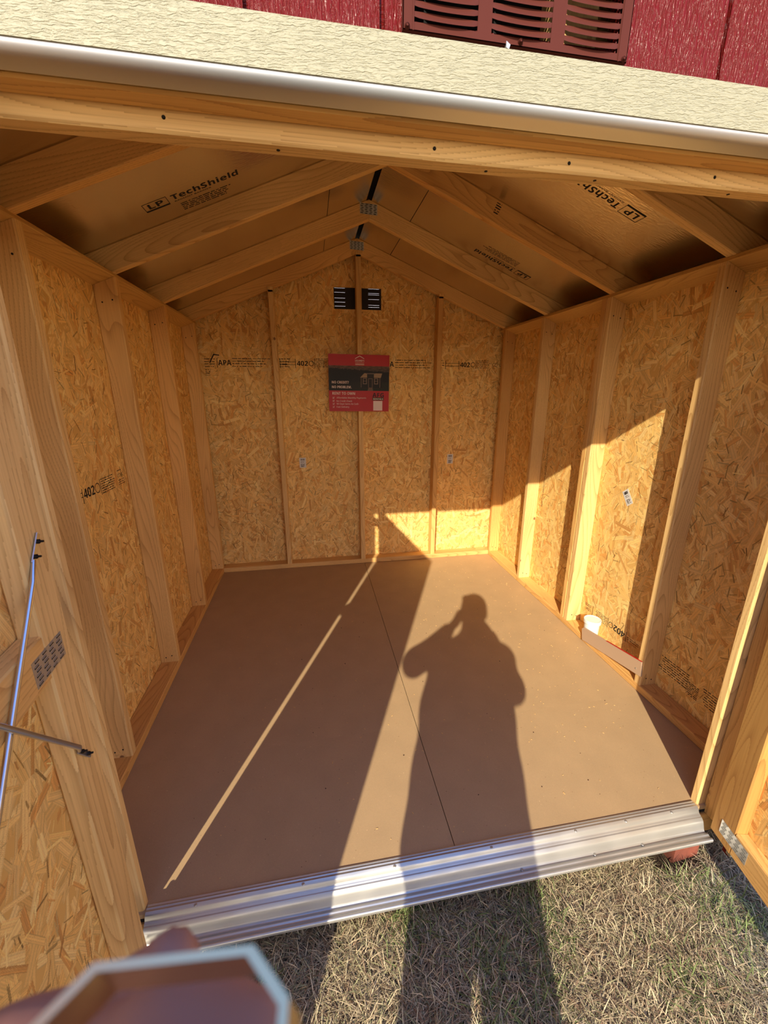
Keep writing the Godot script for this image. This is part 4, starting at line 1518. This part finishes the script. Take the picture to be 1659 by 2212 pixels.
func build_photographer() -> void:
	var cb := Basis.from_euler(CAM_ROT)
	var CM := func(x: float, y: float, d: float) -> Vector3: return CAM_POS + cb * Vector3(x * 0.01, y * 0.01, -d * 0.01)
	var p := base("person", Vector3(-0.45, GROUND_Y, 1.64))
	tag(p, "person whose capped shadow falls on the floor, blurred fingers at the lower left", "person")
	var off := -p.position
	var shift := func(bones: Array) -> Array:
		var r := []
		for b in bones:
			r.append([b[0] + off, b[1] + off, b[2], b[3]])
		return r
	var hd := PE(0.236, 1.455, 0.0)
	var face := (Vector3(0.17, 0, -0.985)).normalized()
	var fs := Vector3(0.985, 0, 0.17)
	# skin: head, neck, trunk, arms and legs in one surface
	var elbow_l := PE(-0.062, 1.030, 0.20)
	var wrist_l: Vector3 = CM.call(-11.0, -17.5, 2.6)
	var sh_l := PE(0.068, 1.185, 0.02)
	var sh_r := PE(0.405, 1.200, 0.0)
	var elbow_r := PE(0.446, 1.022, 0.12)
	var wrist_r := PE(0.325, 1.225, 0.23)
	var bones := [
		[hd + Vector3(0, 0.045, 0.008), hd + Vector3(0, 0.03, 0.02), 0.080, 0.079],
		[hd + Vector3(0, 0.02, 0) + face * 0.022, hd + Vector3(0, -0.05, 0) + face * 0.036, 0.074, 0.060],
		[hd + Vector3(0, -0.075, 0) + face * 0.045, hd + Vector3(0, -0.078, 0) + face * 0.052, 0.026, 0.022],
		[hd + Vector3(0, -0.04, 0) - face * 0.01, PE(0.236, 1.29, -0.02), 0.066, 0.074],
		[hd + Vector3(0, 0.012, 0) + face * 0.088, hd + Vector3(0, -0.018, 0) + face * 0.102, 0.010, 0.014],
		[hd + Vector3(0, 0.0, 0) + fs * 0.084, hd + Vector3(0, -0.032, 0) + fs * 0.082, 0.013, 0.009],
		[hd + Vector3(0, 0.0, 0) - fs * 0.084, hd + Vector3(0, -0.032, 0) - fs * 0.082, 0.013, 0.009],
		[hd + Vector3(0, -0.052, 0) + face * 0.083 - fs * 0.016, hd + Vector3(0, -0.052, 0) + face * 0.083 + fs * 0.016, 0.009, 0.009],
		[PE(0.16, 1.12, 0), PE(0.31, 1.12, 0), 0.075, 0.075],
		[PE(0.18, 0.80, 0), PE(0.31, 0.80, 0), 0.075, 0.075],
		[PE(0.235, 1.15, 0), PE(0.24, 0.70, 0), 0.075, 0.08],
		[sh_l, elbow_l, 0.045, 0.038], [elbow_l, wrist_l, 0.037, 0.027],
		[sh_r, elbow_r, 0.046, 0.038], [elbow_r, wrist_r, 0.037, 0.027],
		[PE(0.18, 0.66, 0), PE(0.19, 0.28, 0.01), 0.075, 0.055], [PE(0.19, 0.28, 0.01), PE(0.19, -0.12, -0.02), 0.052, 0.034],
		[PE(0.34, 0.66, 0), PE(0.43, 0.28, 0.01), 0.075, 0.055], [PE(0.43, 0.28, 0.01), PE(0.44, -0.12, -0.02), 0.052, 0.034]]
	var st := mb()
	surface_nets(st, shift.call(bones), 0.013, 0.03)
	# left hand: palm and five fingers, the middle one through the ring, closed on the phone
	var k1: Vector3 = CM.call(-7.0, -9.9, 5.6)
	var k2: Vector3 = CM.call(-6.2, -9.9, 5.0)
	var k3: Vector3 = CM.call(-5.4, -11.3, 4.2)
	var k4: Vector3 = CM.call(-4.9, -12.8, 3.4)
	var hand := [[wrist_l, CM.call(-9.2, -14.6, 3.0), 0.026, 0.020], [CM.call(-10, -16, 2.8), k1, 0.018, 0.0110], [CM.call(-9.6, -16, 2.8), k2, 0.018, 0.0115], [CM.call(-9.0, -16.2, 2.6), k3, 0.017, 0.011], [CM.call(-8.4, -16.4, 2.4), k4, 0.016, 0.010],
		[k1, CM.call(-6.1, -9.2, 6.6), 0.0095, 0.0088], [CM.call(-6.1, -9.2, 6.6), CM.call(-4.7, -9.0, 7.2), 0.0085, 0.0074], [CM.call(-4.7, -9.0, 7.2), CM.call(-3.72, -7.85, 7.2), 0.0070, 0.0048],
		[k2, CM.call(-4.5, -8.6, 5.7), 0.0102, 0.0096], [CM.call(-4.5, -8.6, 5.7), CM.call(-2.9, -7.62, 5.7), 0.0094, 0.0088], [CM.call(-2.9, -7.62, 5.7), CM.call(-1.85, -7.40, 5.5), 0.0086, 0.0074],
		[k3, CM.call(-3.7, -10.5, 4.7), 0.0098, 0.0092], [CM.call(-3.7, -10.5, 4.7), CM.call(-1.9, -10.0, 3.6), 0.009, 0.0085], [CM.call(-1.9, -10.0, 3.6), CM.call(-1.0, -9.8, 2.3), 0.0082, 0.007],
		[k4, CM.call(-3.5, -12.2, 3.8), 0.0088, 0.0082], [CM.call(-3.5, -12.2, 3.8), CM.call(-2.1, -11.8, 2.9), 0.008, 0.0075], [CM.call(-2.1, -11.8, 2.9), CM.call(-1.4, -11.6, 1.7), 0.0073, 0.0064],
		[CM.call(-9.2, -14.5, 2.0), CM.call(-8.0, -12.2, 0.0), 0.017, 0.0125], [CM.call(-8.0, -12.2, 0.0), CM.call(-6.9, -10.4, -2.2), 0.0115, 0.0105], [CM.call(-6.9, -10.4, -2.2), CM.call(-4.4, -8.9, -2.8), 0.0100, 0.0080]]
	surface_nets(st, shift.call(hand), 0.003, 0.004)
	# right hand: steadying the other edge of the phone
	var wr := wrist_r
	var q1: Vector3 = CM.call(4.6, -9.5, 2.0)
	var handr := [[wr, CM.call(7.0, -14.0, 1.0), 0.026, 0.022]]
	for f in 4:
		var kx := 5.4 - f * 0.15
		var ky := -7.2 - f * 1.75
		handr.append([CM.call(7.2, -13.6, 1.0), CM.call(kx, ky, 1.6), 0.017, 0.0105])
		handr.append([CM.call(kx, ky, 1.6), CM.call(3.6, ky + 0.7, 1.9 - f * 0.05), 0.0096, 0.0088])
		handr.append([CM.call(3.6, ky + 0.7, 1.9 - f * 0.05), CM.call(2.6, ky + 1.0, 0.75), 0.0085, 0.007])
	handr.append([CM.call(7.0, -12.5, 0.3), CM.call(5.0, -8.0, -1.2), 0.015, 0.011])
	handr.append([CM.call(5.0, -8.0, -1.2), CM.call(2.8, -5.6, -2.3), 0.0105, 0.008])
	surface_nets(st, shift.call(handr), 0.004, 0.007)
	st.generate_normals()
	build(st, "body", M.skin, p)
	if q1.y > 100.0:
		return
	# shirt
	var shirt := [[PE(0.13, 1.13, 0), PE(0.34, 1.13, 0), 0.105, 0.105], [PE(0.125, 0.98, 0), PE(0.325, 0.98, 0), 0.112, 0.112], [PE(0.235, 1.15, 0), PE(0.24, 0.68, 0), 0.118, 0.118], [PE(0.145, 0.80, 0.0), PE(0.33, 0.80, 0.0), 0.112, 0.115], [PE(0.155, 0.66, 0.0), PE(0.345, 0.66, 0.0), 0.110, 0.115], [PE(0.127, 1.05, 0), PE(0.155, 0.66, 0), 0.108, 0.112], [PE(0.330, 1.05, 0), PE(0.345, 0.66, 0), 0.104, 0.112],
		[PE(0.236, 1.315, -0.02), sh_r + Vector3(0, 0.01, 0), 0.055, 0.062], [PE(0.225, 1.285, -0.02), sh_l, 0.052, 0.050], [sh_l, elbow_l, 0.056, 0.062], [elbow_l, elbow_l.lerp(wrist_l, 0.86), 0.056, 0.042], [sh_r, elbow_r, 0.062, 0.053], [elbow_r, elbow_r.lerp(wrist_r, 0.85), 0.052, 0.042], [PE(0.236, 1.31, -0.01), PE(0.236, 1.20, 0), 0.066, 0.10]]
	st = mb()
	surface_nets(st, shift.call(shirt), 0.016, 0.04)
	st.generate_normals()
	build(st, "shirt", M.shirt, p)
	var tr := [[PE(0.165, 0.62, 0), PE(0.335, 0.62, 0), 0.112, 0.117], [PE(0.175, 0.60, 0), PE(0.188, 0.26, 0.01), 0.108, 0.097], [PE(0.188, 0.26, 0.01), PE(0.185, -0.14, -0.01), 0.095, 0.072], [PE(0.36, 0.60, 0), PE(0.428, 0.26, 0.01), 0.118, 0.102], [PE(0.428, 0.26, 0.01), PE(0.45, -0.14, -0.01), 0.100, 0.076]]
	st = mb()
	surface_nets(st, shift.call(tr), 0.014, 0.012)
	st.generate_normals()
	build(st, "trousers", M.trousers, p)
	for e in [0.19, 0.44]:
		st = mb()
		surface_nets(st, shift.call([[PE(e, -0.165, -0.05), PE(e, -0.168, 0.15), 0.045, 0.04], [PE(e, -0.13, -0.04), PE(e, -0.15, 0.05), 0.05, 0.045]]), 0.012, 0.02)
		st.generate_normals()
		build(st, "shoe", M.shoe, p)
	st = mb()
	surface_nets(st, shift.call([[hd + Vector3(0, 0.052, 0.008), hd + Vector3(0, 0.046, 0.02), 0.085, 0.083], [hd + Vector3(0, 0.058, 0) + face * 0.07 - fs * 0.035, hd + Vector3(0, 0.058, 0) + face * 0.07 + fs * 0.035, 0.012, 0.012], [hd + Vector3(0, 0.052, 0) + face * 0.11 - fs * 0.052, hd + Vector3(0, 0.052, 0) + face * 0.11 + fs * 0.052, 0.010, 0.010], [hd + Vector3(0, 0.046, 0) + face * 0.142 - fs * 0.035, hd + Vector3(0, 0.046, 0) + face * 0.142 + fs * 0.035, 0.008, 0.008]]), 0.009, 0.025)
	st.generate_normals()
	build(st, "cap", M.cap, p)
	for s in [-1.0, 1.0]:
		st = mb()
		var ec: Vector3 = hd + Vector3(0, 0.004, 0) + face * 0.076 + fs * (0.031 * s) + off
		tube(st, [ec - face * 0.006, ec, ec + face * 0.006, ec + face * 0.009], [0.011, 0.011, 0.008, 0.003], 12)
		build(st, "eye", M.eye, p)

	# phone, just behind its own lens
	var ph := base("phone", CM.call(-1.9, -5.8, -0.9))
	tag(ph, "phone held by the person at the doorway, behind the finger ring", "phone")
	var pst := mb()
	var po: Vector3 = ph.position
	beam(pst, CM.call(-1.9, -13.6, -0.9) - po, CM.call(-1.9, 2.0, -0.9) - po, 0.077, 0.008, cb.x, 0.003)
	build(pst, "phone_body", M.phone, ph)
	# octagonal grip ring on the phone's back
	var rg := base("finger_ring", CM.call(-2.34, -6.02, 3.98))
	tag(rg, "blurred octagonal metal grip ring around a finger at the lower left", "ring")
	var ro: Vector3 = rg.position
	var cu := (cb * Vector3(0.993, 0.112, 0)).normalized()
	var cv := (cb * Vector3(-0.10, 0.45, -0.89)).normalized()
	var cn := cu.cross(cv).normalized()
	var oct := [Vector2(-0.95, 1.15), Vector2(0.95, 1.15), Vector2(1.42, 0.70), Vector2(1.42, -0.75), Vector2(0.95, -1.2), Vector2(-0.95, -1.2), Vector2(-1.42, -0.75), Vector2(-1.42, 0.70)]
	var rs := mb()
	for i in 8:
		var a: Vector2 = oct[i] * 0.01
		var b: Vector2 = oct[(i + 1) % 8] * 0.01
		var ao := a * 1.0
		var bo := b * 1.0
		var ai := a * 0.925
		var bi := b * 0.925
		var hw := 0.0032
		var P := func(q: Vector2, z: float) -> Vector3: return ro - ro + cu * q.x + cv * q.y + cn * z
		var am := (a + b) / 2.0
		var outv := cu * am.x + cv * am.y
		quad(rs, P.call(ao, hw), P.call(bo, hw), P.call(bo, -hw), P.call(ao, -hw), outv, Vector2.ZERO, Vector2.ZERO, Vector2.ZERO, Vector2.ZERO)
		quad(rs, P.call(ai, hw), P.call(bi, hw), P.call(bi, -hw), P.call(ai, -hw), -outv, Vector2.ZERO, Vector2.ZERO, Vector2.ZERO, Vector2.ZERO)
		quad(rs, P.call(ao, hw), P.call(bo, hw), P.call(bi, hw), P.call(ai, hw), cn, Vector2.ZERO, Vector2.ZERO, Vector2.ZERO, Vector2.ZERO)
		quad(rs, P.call(ao, -hw), P.call(bo, -hw), P.call(bi, -hw), P.call(ai, -hw), -cn, Vector2.ZERO, Vector2.ZERO, Vector2.ZERO, Vector2.ZERO)
	build(rs, "loop", M.ring_metal, rg)
	var fb := mb()
	tube(fb, [CM.call(-2.4, -7.9, 3.4) - ro, CM.call(-2.2, -8.4, 1.2) - ro, CM.call(-2.1, -8.6, -0.4) - ro], [0.0022, 0.0022, 0.006], 12)
	build(fb, "ring_base", M.ring_metal, rg)
